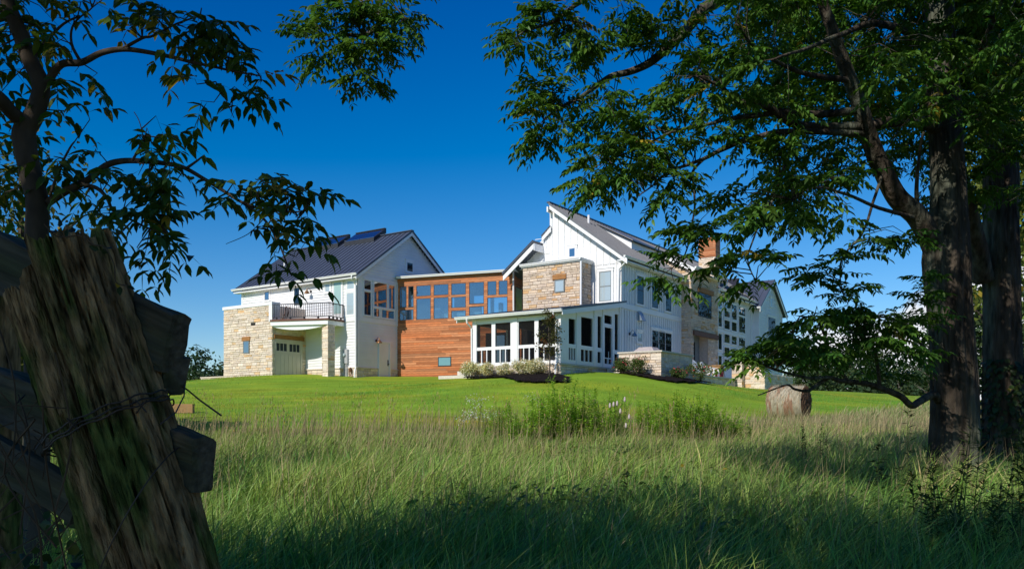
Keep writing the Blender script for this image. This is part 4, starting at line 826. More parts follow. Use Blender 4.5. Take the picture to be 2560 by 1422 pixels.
# ------------------------------------------------------------------ the two big walnut trees on the right
def rise(x0, y0, Y0): g = at(x0, y0, Y0); return g
t1 = empty('walnut_tree', (at(2390, 1253, 11).x, 11, h1(at(2390, 1253, 11).x, 11))); tag(t1, 'large walnut tree with furrowed trunk forking at right, boughs over the house', 'tree', 'big walnut trees at the right')
tb = MB(tuple(-v for v in t1.location))
trunk_px = [(2392, 1300), (2391, 1240), (2388, 1150), (2385, 1000), (2376, 800), (2366, 650), (2372, 500), (2362, 300), (2350, 100), (2345, -150), (2350, -500), (2360, -900)]
rr = [.44, .39, .325, .285, .265, .29, .215, .20, .18, .165, .13, .07]
furrowed(tb, [at(x, y, 11) for x, y in trunk_px], rr)
sk = [at(x, y, 11) for x, y in trunk_px[5:]]
for px, Ys, rd in (
    ([(2345, 640), (2300, 548), (2237, 485), (2195, 400), (2174, 337), (2153, 274), (2128, 202), (2098, 127), (2069, 42), (2030, -60), (1960, -220)], (11, 9.5), (.16, .05)),
    ([(2366, 330), (2300, 305), (2237, 304), (2145, 316), (1993, 312), (1918, 268), (1841, 250), (1800, 215), (1740, 190)], (11, 9.2), (.10, .012)),
    ([(2340, -300), (2200, -260), (2050, -200), (1900, -85), (1796, 0), (1760, 22), (1728, 58), (1697, 94), (1647, 139), (1616, 162), (1571, 180), (1526, 193), (1490, 216), (1445, 247), (1413, 261), (1360, 300)], (11, 9.6), (.12, .012)),
    ([(2153, 274), (2050, 286), (1960, 280), (1900, 288), (1850, 293), (1805, 301), (1773, 311), (1680, 330), (1600, 370), (1520, 400)], (10.25, 9.2), (.05, .008)),
    ([(2174, 337), (2080, 330), (1950, 330), (1870, 350), (1805, 373), (1760, 396), (1715, 414), (1670, 428), (1634, 463), (1598, 490)], (10.4, 8.8), (.05, .006)),
    ([(1760, 396), (1730, 430), (1733, 470), (1737, 520), (1730, 560), (1725, 600), (1708, 642), (1680, 670)], (9.6, 8.9), (.018, .006)),
    ([(1900, -85), (1796, -75), (1660, -70), (1560, -50), (1463, 0), (1422, 27), (1386, 54), (1346, 67), (1305, 83), (1280, 110)], (10, 9.3), (.05, .006)),
    ([(2345, -330), (2000, -330), (1650, -320), (1300, -260), (1080, -140), (960, -20), (950, 55), (911, 88), (860, 88), (830, 98), (790, 110)], (11, 9.6), (.09, .006)),
    ([(911, 88), (907, 118), (902, 160), (910, 190)], (9.6, 9.6), (.012, .005)),
    ([(960, -20), (990, 20), (1020, 50)], (9.7, 9.6), (.012, .005)),
    ([(2345, 1000), (2331, 986), (2298, 1003), (2279, 1013), (2250, 990), (2202, 969), (2155, 957), (2119, 953), (2095, 950), (2071, 943), (2023, 945), (1960, 930), (1900, 910)], (10.9, 8.9), (.058, .012)),
    ([(2071, 943), (2035, 967), (2018, 977), (1987, 972), (1968, 962), (1930, 975), (1895, 988)], (9.55, 9.0), (.025, .006)),
    ([(2119, 953), (2080, 900), (2065, 850), (2040, 800), (2000, 790)], (9.82, 9.2), (.025, .008)),
    ([(2202, 969), (2190, 880), (2150, 840), (2110, 830)], (10.1, 9.4), (.025, .008)),
    ([(2330, 900), (2280, 830), (2240, 800), (2180, 790)], (10.9, 9.8), (.03, .008)),
    ([(2300, 548), (2292, 470), (2299, 400), (2310, 330)], (10.85, 10.4), (.035, .015)),
    ([(2206, 425), (2180, 520), (2150, 590), (2110, 640), (2100, 700), (2120, 760)], (10.58, 9.2), (.022, .006)),
    ([(1993, 312), (1960, 420), (1930, 500), (1900, 560), (1870, 640), (1890, 700)], (10.1, 8.6), (.022, .006)),
    ([(2350, 110), (2200, 60), (2120, 80), (2020, 120), (1930, 150)], (11, 8.2), (.06, .01)),
    ([(2360, 200), (2430, 150), (2480, 60), (2520, -60)], (11, 9.5), (.06, .02)),
    ([(2300, 548), (2200, 520), (2100, 480), (2030, 470), (1980, 500)], (10.85, 8.2), (.03, .008)),
    ([(2128, 202), (2000, 180), (1900, 130), (1840, 60)], (10.1, 8.6), (.04, .01)),
    ):
    o = limb(tb, px, Ys, rd); sk += o
# crown further back and above, out of the picture, that shades the ground
for a in range(9):
    an = a*0.7; base = at(2350, -350-60*a, 11); tip = base+Vector((math.cos(an)*5.0, math.sin(an)*5.0-1.0, 2.2)); oo, r_ = smooth_path([base, base.lerp(tip, .5)+Vector((0, 0, .7)), tip], [.09, .06, .015], 5); tb.tube(oo, r_, 6); sk += oo
for (x, y, z) in ((2.2, 5.5, 8.6), (.8, 4.2, 8.2), (3.6, 4.0, 9.2), (5.2, 5.8, 9.6), (1.5, 7.0, 7.6), (6.5, 3.5, 10), (-1.5, 2.6, 8.0), (2.2, 2.6, 8.7)):
    base = at(2350, -330, 11); tip = Vector((x, y, z)); oo, r_ = smooth_path([base, base.lerp(tip, .5)+Vector((0, 0, 1.0)), tip], [.10, .06, .012], 5); tb.tube(oo, r_, 6); sk += oo
L1 = Leaves(); KW = dict(L=.35, pairs=6, ll=.095, base=(.085, .190, .026), yel=.008)
spec = [(1285, 85, 40, 50, 9.4, .5, 8), (1350, 35, 70, 40, 9.5, .6, 11), (1430, 45, 50, 50, 9.6, .6, 8), (1310, 130, 38, 25, 9.4, .4, 5), (1395, 15, 60, 25, 9.5, .5, 5),
 (1335, 290, 60, 40, 9.6, .6, 11), (1350, 330, 35, 38, 9.6, .5, 6), (1335, 205, 38, 35, 9.6, .5, 6), (1400, 235, 50, 42, 9.7, .6, 9), (1430, 120, 55, 35, 9.8, .6, 9), (1480, 140, 55, 38, 9.8, .6, 9), (1410, 330, 22, 22, 9.7, .3, 3),
 (1480, 385, 45, 42, 9.2, .6, 9), (1455, 440, 34, 40, 9.2, .5, 6), (1530, 430, 52, 45, 9.2, .6, 10), (1500, 468, 42, 22, 9.2, .5, 5), (1565, 375, 55, 50, 9.3, .6, 10), (1550, 465, 35, 25, 9.1, .4, 4),
 (1490, 275, 55, 42, 9.6, .6, 9), (1550, 235, 65, 50, 9.7, .7, 11), (1610, 305, 75, 52, 9.5, .7, 12), (1560, 325, 55, 42, 9.4, .6, 8),
 (1565, 60, 60, 50, 9.9, .7, 11), (1625, 90, 65, 55, 9.9, .7, 12), (1690, 45, 85, 50, 10, .8, 14), (1765, 90, 70, 60, 10, .8, 12), (1710, 170, 65, 50, 9.8, .7, 10), (1780, 185, 60, 50, 9.6, .7, 9),
 (1680, 250, 80, 55, 9.5, .7, 12), (1760, 270, 75, 50, 9.4, .7, 11), (1660, 380, 70, 50, 9.2, .7, 11), (1740, 350, 70, 45, 9.2, .7, 10), (1620, 430, 50, 40, 9.0, .5, 7), (1700, 440, 60, 40, 9.0, .6, 7), (1660, 480, 30, 30, 8.9, .4, 4),
 (1705, 582, 26, 26, 8.9, .3, 4), (1735, 575, 30, 32, 8.9, .35, 5), (1780, 585, 32, 38, 8.8, .35, 6), (1680, 645, 28, 26, 8.9, .3, 5), (1658, 685, 18, 22, 8.9, .25, 3), (1692, 705, 18, 28, 8.9, .25, 2),
 (1790, 505, 50, 38, 8.7, .5, 6), (1830, 545, 36, 26, 7.5, .4, 4), (1885, 550, 42, 34, 7.2, .5, 5), (1855, 635, 45, 22, 8.6, .3, 5), (1900, 655, 26, 34, 8.6, .3, 4), (1780, 670, 26, 24, 8.7, .25, 4), (1878, 705, 20, 28, 8.6, .25, 3),
 (1950, 540, 60, 50, 8.4, .6, 8), (2010, 520, 50, 50, 8.4, .6, 7), (1960, 470, 80, 50, 8.4, .7, 11), (2060, 470, 70, 45, 8.6, .7, 8), (2100, 560, 30, 30, 9.3, .4, 3),
 (2130, 640, 30, 22, 9.3, .3, 4), (2050, 690, 45, 28, 9.2, .4, 5), (2020, 670, 28, 28, 9.2, .3, 3), (2130, 720, 30, 32, 9.2, .3, 4), (2095, 745, 20, 25, 9.2, .2, 2), (2200, 600, 40, 35, 9.8, .4, 5), (2260, 610, 35, 45, 10, .4, 4),
 # low bough
 (2000, 800, 50, 30, 9.2, .6, 8), (2050, 790, 45, 28, 9.2, .6, 6), (1985, 845, 60, 38, 9.2, .7, 13), (1930, 868, 50, 34, 9.1, .7, 10), (1895, 885, 38, 28, 9.0, .6, 7), (2000, 895, 70, 32, 9.1, .7, 14), (2060, 865, 50, 36, 9.3, .7, 8), (1868, 915, 22, 18, 9.0, .4, 3),
 (2120, 800, 55, 26, 9.5, .6, 9), (2180, 805, 50, 30, 9.7, .6, 9), (2240, 820, 50, 36, 9.9, .6, 11), (2170, 850, 60, 30, 9.6, .6, 7), (2290, 800, 36, 36, 10.2, .6, 7), (2290, 740, 38, 35, 10.2, .5, 6), (2210, 860, 42, 32, 9.8, .6, 5), (2280, 880, 42, 42, 10.1, .6, 8), (2250, 940, 45, 22, 10, .5, 4), (2150, 880, 35, 30, 9.6, .5, 3), (2305, 690, 22, 25, 10.2, .3, 3), (2140, 770, 30, 15, 9.5, .4, 3),
 # hanging spray top centre
 (790, 60, 40, 45, 9.6, .45, 8), (765, 100, 22, 28, 9.6, .3, 3), (835, 100, 42, 45, 9.6, .45, 8), (800, 140, 28, 32, 9.6, .3, 4), (870, 50, 50, 45, 9.6, .45, 7), (930, 50, 50, 45, 9.6, .5, 9), (995, 55, 45, 35, 9.6, .4, 6), (960, 110, 42, 34, 9.6, .45, 7), (900, 125, 38, 36, 9.6, .4, 7), (925, 185, 36, 28, 9.6, .35, 6), (890, 185, 22, 22, 9.6, .3, 3), (830, 15, 60, 25, 9.6, .45, 6), (1010, 15, 50, 22, 9.6, .4, 6), (940, 5, 60, 25, 9.6, .4, 6)]
for ix in range(11):                                   # the dense part of the crown around the trunks
    for iy in range(8):
        x = 1850+ix*66+(iy % 2)*30; y = -30+iy*74
        if x < 1900 and y > 400: continue
        if x > 2050 and x < 2330 and y > 470: continue
        spec.append((x, y, 60, 55, (RNG.uniform(11.9, 13.2) if y > 300 or RNG.random() < .35 else RNG.uniform(8.8, 10.4)) if x > 2200 else RNG.uniform(10.6, 12) if x > 1980 else RNG.uniform(8.6, 11), .6, 8))
        if y < 330: spec.append((x+20, y, 60, 55, RNG.uniform(11.9, 13.5), 1.0, 11))
for ix in range(16):
    for iy in range(3): spec.append((1400+ix*80, -130-iy*130, 90, 90, RNG.uniform(8.5, 12), 1.5, 7))
clusters(L1, tb, spec, sk, KW, .52)
over = []  # unseen sprays added overhead to keep sun and sky off the foreground
for (x, y, z) in ((2.2, 5.5, 8.6), (.8, 4.2, 8.2), (3.6, 4.0, 9.2), (5.2, 5.8, 9.6), (1.5, 7.0, 7.6), (6.5, 3.5, 10), (3.2, 6.8, 8.6), (4.5, 7.5, 9.0), (-1.5, 2.6, 8.0), (.5, 2.2, 8.6), (.2, 4.4, 7.4), (2.2, 3.0, 8.6), (-2.4, 3.4, 8.0), (3.6, 2.2, 9.2), (5.5, 4.0, 8.4), (7.5, 5.0, 9.0)): over.append((CXP+x/y*FPX, HORIZON-(z-EYE)/y*FPX, 1.7/y*FPX, .9/y*FPX, y, 1.7, 24))
clusters(L1, tb, over, sk, KW)
tb.build('trunk', M['bark'], t1, True)
L1.build('crown', M['leaf'], t1)
# second trunk behind
t2 = empty('walnut_tree', (at(2508, 1197, 14).x, 14, h1(at(2508, 1197, 14).x, 14))); tag(t2, 'second walnut trunk behind the forked one at the right edge, ivy at its foot', 'tree', 'big walnut trees at the right')
tb = MB(tuple(-v for v in t2.location))
tp = [(2512, 1240), (2510, 1150), (2507, 1000), (2505, 800), (2503, 600), (2500, 400), (2480, 200), (2460, 0), (2450, -300), (2440, -700)]
furrowed(tb, [at(x, y, 14) for x, y in tp], [.42, .37, .31, .28, .27, .26, .23, .2, .16, .08], 90)
sk = [at(x, y, 14) for x, y in tp[4:]]
for px, Ys, rd in (([(2460, 700), (2440, 600), (2420, 520), (2390, 400), (2370, 200), (2360, 0)], (13.9, 12.6), (.17, .1)), ([(2490, 250), (2540, 150), (2600, 50)], (14, 13), (.1, .03)), ([(2460, 0), (2350, -150), (2200, -250)], (14, 13), (.12, .04))):
    sk += limb(tb, px, Ys, rd)
L2 = Leaves(); spec = []
for ix in range(5):
    for iy in range(6): spec.append((2330+ix*62, -40+iy*78, 55, 55, RNG.uniform(11.5, 14.5), 1.0, 7))
for ix in range(8):
    for iy in range(4): spec.append((2150+ix*80, -120-iy*130, 90, 90, RNG.uniform(12, 16), 1.5, 7))
clusters(L2, tb, spec, sk, KW, .6)
tb.build('trunk', M['bark'], t2, True); L2.build('crown', M['leaf'], t2)
L = Leaves(); n = 900; u = RNG.uniform(0, 1, n); a = RNG.uniform(0, 2*math.pi, n); c = np.array(at(2510, 1000, 14))
P = np.c_[c[0]+np.cos(a)*(.33+.10*RNG.random(n)), c[1]+np.sin(a)*(.33+.10*RNG.random(n)), .45+2.0*u]
V, T_, C = leaf_geom(P, np.c_[np.cos(a)*.5, np.sin(a)*.5, -np.ones(n)]+RNG.normal(0, .4, (n, 3)), np.c_[np.cos(a), np.sin(a), np.zeros(n)+.3], RNG.uniform(.07, .13, n), RNG.uniform(.06, .11, n), leaf_tints(n, (.04, .07, .018))); L.add(V, T_, C); L.build('ivy', M['leaf'], t2)['label'] = 'ivy leaves wrapped round the foot of the trunk'

# ------------------------------------------------------------------ the young walnut at the left with its two long boughs
YL = 4.5
t3 = empty('young_walnut_tree', (at(93, 700, YL).x, YL, h1(at(93, 700, YL).x, YL))); tag(t3, 'young walnut tree at the left edge with two long leafy boughs reaching right', 'tree')
tb = MB(tuple(-v for v in t3.location))
sk = limb(tb, [(94, 1700), (92, 1400), (92, 1000), (91, 628), (94, 507), (76, 430), (58, 335), (81, 289), (101, 218), (76, 152), (50, 81), (20, 0), (0, -100)], (YL, YL), [.07, .068, .064, .06, .058, .056, .06, .05, .045, .042, .04, .036, .03], 14, 8, .01)
for px, Ys, rd in (
    ([(62, 310), (25, 279), (0, 248), (-60, 200), (-140, 130)], (YL, 4.2), (.042, .03)),
    ([(101, 218), (116, 208), (152, 162), (203, 157), (253, 133), (304, 124), (355, 129), (431, 144), (481, 157), (532, 167), (590, 180), (650, 190)], (YL, 4.4), (.026, .004)),
    ([(304, 124), (355, 96), (380, 91), (440, 60), (500, 40)], (4.45, 4.4), (.010, .004)),
    ([(203, 157), (180, 110), (185, 60), (230, 20)], (YL, 4.6), (.01, .004)),
    ([(119, 507), (167, 476), (218, 451), (263, 415), (304, 403), (355, 403), (405, 408), (456, 418), (507, 446), (557, 476), (608, 507), (653, 522), (704, 529), (760, 530)], (YL, 4.4), (.024, .004)),
    ([(203, 461), (243, 471), (268, 496), (284, 527), (324, 547), (375, 572), (430, 585)], (4.45, 4.3), (.013, .004)),
    ([(608, 507), (659, 547), (694, 603), (719, 664), (730, 690)], (4.4, 4.4), (.009, .003)),
    ([(330, 403), (347, 372), (351, 357)], (4.4, 4.4), (.008, .004)), ([(467, 420), (495, 400), (504, 392)], (4.4, 4.4), (.008, .004)), ([(125, 490), (150, 420), (175, 370), (186, 355)], (4.45, 4.4), (.009, .004)),
    ([(76, 152), (120, 100), (160, 60), (200, 40)], (YL, 4.6), (.012, .005)),
    ([(659, 547), (620, 585), (565, 610)], (4.4, 4.4), (.003, .0015)), ([(540, 205), (565, 250), (585, 295)], (4.4, 4.4), (.003, .002)), ([(365, 380), (350, 310), (335, 280)], (4.4, 4.4), (.003, .002)),
    ):
    sk += limb(tb, px, Ys, rd, 7, 5, .004)
L3 = Leaves()
KL = dict(L=.20, pairs=3, ll=.090, base=(.085, .155, .026), yel=.04, droop=.45)
S3 = [(330, 8, 35, 30, 4.4, .1, 3), (350, 55, 30, 20, 4.4, .1, 3), (420, 25, 35, 25, 4.4, .12, 4), (430, 80, 40, 30, 4.4, .12, 4), (480, 60, 40, 30, 4.4, .12, 4), (530, 90, 45, 40, 4.4, .15, 6), (570, 60, 30, 30, 4.4, .12, 4), (560, 130, 50, 40, 4.4, .15, 6), (600, 100, 25, 45, 4.4, .12, 4), (620, 165, 35, 20, 4.4, .1, 4), (670, 195, 30, 18, 4.4, .08, 3), (500, 120, 40, 35, 4.4, .15, 4), (460, 110, 30, 25, 4.4, .1, 2), (505, 215, 14, 18, 4.4, .06, 2), (640, 235, 18, 18, 4.4, .06, 1), (655, 265, 14, 12, 4.4, .05, 1), (515, 265, 18, 10, 4.4, .05, 1),
      (225, 215, 30, 18, 4.45, .12, 3), (165, 125, 35, 45, 4.5, .2, 5), (195, 40, 35, 35, 4.55, .2, 5), (150, 230, 30, 30, 4.5, .2, 3), (140, 290, 28, 28, 4.45, .15, 2), (235, 280, 20, 12, 4.45, .08, 1), (100, 30, 50, 35, 4.7, .3, 5), (20, 100, 40, 60, 4.7, .3, 9), (15, 180, 30, 50, 4.7, .3, 6), (20, 40, 40, 40, 4.7, .3, 6), (110, 110, 30, 30, 4.7, .25, 4), (15, 330, 25, 35, 4.6, .2, 4), (40, 410, 35, 28, 4.7, .2, 4), (30, 470, 35, 28, 4.7, .2, 4), (10, 530, 20, 25, 4.7, .2, 3), (0, 260, 20, 40, 4.7, .2, 3),
      (170, 415, 36, 20, 4.42, .12, 5), (185, 450, 30, 18, 4.42, .12, 3), (270, 400, 30, 12, 4.42, .1, 2), (410, 330, 16, 25, 4.4, .08, 3), (400, 365, 26, 16, 4.4, .08, 3), (375, 395, 35, 14, 4.4, .1, 3), (300, 450, 35, 26, 4.4, .12, 4), (380, 465, 40, 36, 4.4, .14, 7), (430, 500, 42, 26, 4.4, .14, 5), (445, 430, 25, 20, 4.4, .1, 3), (220, 500, 40, 18, 4.42, .12, 4), (250, 550, 30, 22, 4.4, .12, 4), (340, 520, 40, 22, 4.4, .12, 4), (370, 560, 45, 25, 4.35, .14, 6), (450, 555, 35, 20, 4.35, .12, 4), (420, 600, 40, 22, 4.3, .12, 5), (320, 605, 25, 22, 4.35, .1, 3), (370, 650, 25, 22, 4.3, .1, 3), (455, 635, 22, 18, 4.3, .1, 2),
      (590, 470, 30, 18, 4.4, .1, 4), (580, 510, 26, 24, 4.4, .1, 3), (690, 460, 28, 30, 4.4, .12, 5), (740, 490, 40, 26, 4.4, .12, 6), (790, 510, 32, 24, 4.4, .1, 5), (720, 540, 40, 24, 4.4, .12, 5), (770, 560, 36, 28, 4.4, .12, 5), (740, 600, 34, 26, 4.4, .1, 4), (790, 610, 22, 30, 4.4, .1, 3), (645, 585, 26, 14, 4.4, .08, 3), (685, 640, 16, 10, 4.4, .05, 1), (740, 685, 14, 12, 4.4, .05, 1), (650, 480, 30, 16, 4.4, .1, 3)]
for ix in range(4):                                   # its own crown overhead and to the left, outside the frame
    for iy in range(4): S3.append((-260+ix*90, 300-iy*150, 70, 80, 4.6, .7, 8)); S3.append((-120+ix*110, -120-iy*110, 80, 70, 4.5, .7, 6))
S3 = [(x-14, y-12, rx, ry, Y, d, n) for (x, y, rx, ry, Y, d, n) in S3]
clusters(L3, tb, S3, sk, KL, .52, tw_r=.0028, per=(1, 4)); tb.build('trunk', M['bark_light'], t3, True); L3.build('crown', M['leaf'], t3)

# ------------------------------------------------------------------ generic trees and shrubs
M['leaf_far'] = material('foliage', (1, 1, 1), 0.6, 0.2, nscale=12, namt=.15, transl=.32)
def blob_leaves(center, rad, n, size, base, yel=0.0, lumps=9, aspect=.5, simple=True, seed=None, hollow=.35):
    c = np.array(center, float); rad = np.array(rad, float)
    lc = RNG.normal(0, 1, (lumps, 3)); lc = unit(lc)*RNG.uniform(.35, .75, (lumps, 1)); lr = RNG.uniform(.32, .55, lumps)
    i = RNG.integers(0, lumps, n); v = unit(RNG.normal(0, 1, (n, 3)))*(hollow+(1-hollow)*RNG.random((n, 1))**.5); q = lc[i]+v*lr[i][:, None]
    P = c+q*rad; nrm = unit(v+np.array((0, 0, .5))+RNG.normal(0, .5, (n, 3))); D = unit(np.cross(nrm, RNG.normal(0, 1, (n, 3)))-np.array((0, 0, .35)))
    l = size*RNG.uniform(.6, 1.3, n); t = leaf_tints(n, base, .3, yel)*RNG.uniform(.75, 1.25, (lumps, 1))[i]
    return leaf_geom(P, D, nrm, l, l*aspect, t, simple)
def tree(name, x, y, h, w, base, label, cat='tree', group=None, n=2500, size=.35, lumps=12, trunk_h=.35, yel=0, aspect=.6):
    z = h1(x, y); r = empty(name, (x, y, z)); tag(r, label, cat, group)
    m = MB(); oo, rr_ = smooth_path([(0, 0, -.3), (.1, 0, h*trunk_h), (0, .1, h*.85)], [h*.022, h*.016, h*.004], 4); m.tube(oo, rr_, 8)
    for k in range(6):
        a = RNG.uniform(0, 6.28); zz = h*RNG.uniform(trunk_h, .7); m.tube([(0, 0, zz), (math.cos(a)*w*.35, math.sin(a)*w*.35, zz+h*.14)], [h*.008, h*.002], 5)
    m.build('trunk', M['bark'], r, True)
    L = Leaves(); L.add(*blob_leaves((x, y, z+h*(trunk_h+(1-trunk_h)*.5)), (w/2, w/2, h*(1-trunk_h)*.55), n, size, base, yel, lumps, aspect)); L.build('crown', M['leaf_far'], r); return r
# trees in the shade line behind the camera: they cast the foreground shade
for i, (x, y, h, w) in enumerate(SHADE):
    tree('shade_tree', x, y, h, w, (.05, .09, .02), ('tall dense shade tree at the wood edge left of the camera', 'broad shade tree standing behind the camera', 'shade tree at the wood edge right behind the camera', 'shade tree to the right behind the big walnut', 'broad tree out of view to the right of the camera', 'tree out of view to the left of the meadow')[i], n=5200, size=.36, lumps=26, trunk_h=.36, group='trees at the wood edge')
# sunlit trees behind the big trunks
for i, (px, Y, h, w, lb) in enumerate(((2530, 30, 14.5, 5.0, 'sunlit yellow green tree showing between and right of the big trunks'), (2640, 24, 12, 5.5, 'bushy sunlit tree at the right edge behind the second trunk'))):
    x = at(px, 900, Y).x; tree('background_tree', x, Y, h, w, (.13, .17, .03), lb, n=5200, size=.26, lumps=22, trunk_h=.06, yel=.05)
for i, (px, Y, h, w, lb) in enumerate(((40, 11, 5.2, 2.6, 'sunlit small leaved tree behind the fence at the far left'), (-60, 9, 3.4, 2.4, 'leafy shrub behind the left fence rails'))):
    x = at(px, 900, Y).x; tree('background_tree', x, Y, h, w, (.10, .13, .025), lb, n=3600, size=.10, lumps=18, trunk_h=.15, yel=.05)
# far woods, tree by tree
def at_ground(px, Y): return at(px, 900, Y).x
kinds = ((.05, .085, .03), (.04, .075, .032), (.065, .10, .028))
far = []
for px, Y, h, w in ((445, 120, 8.2, 9), (488, 110, 9.4, 7.5), (528, 125, 8.4, 8), (570, 120, 8.2, 8), (400, 130, 8.5, 9), (350, 120, 8.5, 9)): far.append((px, Y, h, w, 'left'))
for k in range(15): far.append((1960+k*28+RNG.uniform(-8, 8), RNG.uniform(105, 135), RNG.uniform(8.0, 11.0)*(1.0 if k < 4 else 1.15), RNG.uniform(6, 9), 'right'))
for k in range(9): far.append((2030+k*40+RNG.uniform(-8, 8), RNG.uniform(88, 98), RNG.uniform(2.2, 3.4), RNG.uniform(4.5, 6), 'hedge'))
for x_, y_, h_ in ((44, 77, 15), (48, 82, 15), (53, 80, 15), (57, 88, 16), (47, 90, 15), (50, 74, 14)): far.append((CXP+x_/y_*FPX, y_, h_, 8, 'right'))  # added trees for the stair hall panes to reflect
desc = {'left': 'far dark tree beyond the lawn left of the garage', 'right': 'far tree in the wood line right of the far wing', 'hedge': 'far low bush along the field edge below the wood line'}
for i, (px, Y, h, w, s_) in enumerate(far):
    tree('far_tree' if s_ != 'hedge' else 'far_bush', at_ground(px, Y), Y, h, w, kinds[i % 3], desc[s_], 'tree' if s_ != 'hedge' else 'bush', {'left': 'far trees left of the garage', 'right': 'far wood line trees', 'hedge': 'far field edge bushes'}[s_], n=1500, size=.55, lumps=16, trunk_h=.12 if s_ != 'hedge' else .03, aspect=.7)

# ------------------------------------------------------------------ beds, shrubs, roses, the young tree
M['mulch'] = material('black_mulch', (0.016, 0.012, 0.011), 0.95, 0.1, nscale=25, namt=.6, bump=.05, bscale=22)
def bed(pts):
    P = np.array(pts); x0, y0 = P.min(0); x1, y1 = P.max(0); s_ = .16
    X, Y_ = np.meshgrid(np.arange(x0, x1, s_), np.arange(y0, y1, s_)); inside = np.zeros(X.shape, bool); n = len(P)
    for i in range(n):
        (xa, ya), (xb, yb) = P[i], P[(i+1) % n]; c = ((ya > Y_) != (yb > Y_)) & (X < (xb-xa)*(Y_-ya)/(yb-ya+1e-9)+xa); inside ^= c
    WX = HO[0]+X*EX[0]+Y_*EY[0]; WY = HO[1]+X*EX[1]+Y_*EY[1]; Z = H(WX, WY)+.09+RNG.uniform(-.025, .04, X.shape)
    idx = np.arange(X.size).reshape(X.shape); a, b, c, d = idx[:-1, :-1], idx[:-1, 1:], idx[1:, 1:], idx[1:, :-1]; k = (inside[:-1, :-1] & inside[:-1, 1:] & inside[1:, 1:] & inside[1:, :-1]).ravel()
    T_ = np.r_[np.c_[a.ravel()[k], b.ravel()[k], c.ravel()[k]], np.c_[a.ravel()[k], c.ravel()[k], d.ravel()[k]]]
    used, inv = np.unique(T_, return_inverse=True); V = np.stack([WX.ravel(), WY.ravel(), Z.ravel()], -1)[used]
    tag(np_mesh('mulch_bed', V, inv.reshape(-1, 3), np.ones((len(V), 3)), M['mulch']), kind='structure')
bed([(8.6, -.8), (8.7, -1.4), (10, -2.0), (11.8, -2.4), (12.8, -3.1), (13.9, -4.0), (15.2, -3.8), (16.0, -2.6), (15.4, -1.6), (14.4, -1.0), (14.3, -.7)])
bed([(15.2, 2.95), (15.2, 2.2), (16.6, 1.8), (18.2, 1.6), (18.9, 2.2), (19.1, 3.6), (18.9, 6.0), (18.5, 8.0), (17.8, 8.6), (17.8, 2.95)])
def shrub(name, a, b, w, h, base, label, cat, group, n=700, size=.07, flowers=None, yel=0.0, stems=7):
    x, y = hw(a, b); z = h1(x, y)+.05; r = empty(name, (x, y, z)); tag(r, label, cat, group); m = MB()
    for k in range(stems):
        an = RNG.uniform(0, 6.28); m.tube([(0, 0, -.1), (math.cos(an)*w*.2, math.sin(an)*w*.2, h*.45), (math.cos(an)*w*.33, math.sin(an)*w*.33, h*.85)], [.012, .009, .004], 5)
    m.build('stem', M['bark_light'], r)
    L = Leaves(); L.add(*blob_leaves((x, y, z+h*.55), (w*.62, w*.62, h*.55), n, size, base, yel, 14, .5)); L.build('foliage', M['leaf_far'], r)
    if flowers:
        L = Leaves(); L.add(*blob_leaves((x, y, z+h*.66), (w*.66, w*.66, h*.55), flowers[1], flowers[2], flowers[0], 0, 12, .9, hollow=.85)); L.build('flowers', M['leaf_far'], r)
    return r
for i, (a, w, h, lb) in enumerate(((9.35, .95, .78, 'leftmost'), (10.35, .8, .72, 'second from the left'), (11.45, .8, .58, 'third from the left'), (12.45, .95, .80, 'second from the right'), (13.3, 1.0, .74, 'rightmost'))):
    shrub('variegated_shrub', a, -1.35, w, h, (.60, .57, .30), f'pale variegated shrub below the porch windows, {lb} of five', 'shrub', 'variegated shrubs below the porch', n=2200, size=.075, yel=.05, flowers=((.8, .77, .62), 420, .06))
shrub('variegated_shrub', 8.8, -.9, .6, .5, (.22, .26, .1), 'small dull green shrub tucked at the left porch corner', 'shrub', 'variegated shrubs below the porch', n=500, size=.06)
for a, b, w, h, lb in ((15.85, 2.4, .75, .75, 'green rose bush in front of the stone kitchen wall at left'), (16.85, 2.2, .85, .9, 'rose bush with pink blooms in front of the stone kitchen wall'), (18.4, 3.9, .8, .65, 'dark rose bush by the shaded side of the kitchen wall'), (18.5, 6.1, 1.2, 1.0, 'largest rose bush with red blooms where the terrace wall begins')):
    shrub('rose_bush', a, b, w, h, (.085, .13, .03), lb, 'rose bush', 'rose bushes around the stone kitchen', n=1700, size=.085, flowers=((.55, .08, .12), 36, .08))
x, y = hw(14.25, -1.75); z = h1(x, y); r = empty('young_tree', (x, y, z)); tag(r, 'slender young tree with bronze green leaves at the porch corner', 'tree')
m = MB(); oo, rr_ = smooth_path([(0, 0, -.1), (.03, 0, 1.1), (-.03, 0, 2.2), (.02, 0, 3.2)], [.035, .03, .02, .006], 5); m.tube(oo, rr_, 8); L = Leaves()
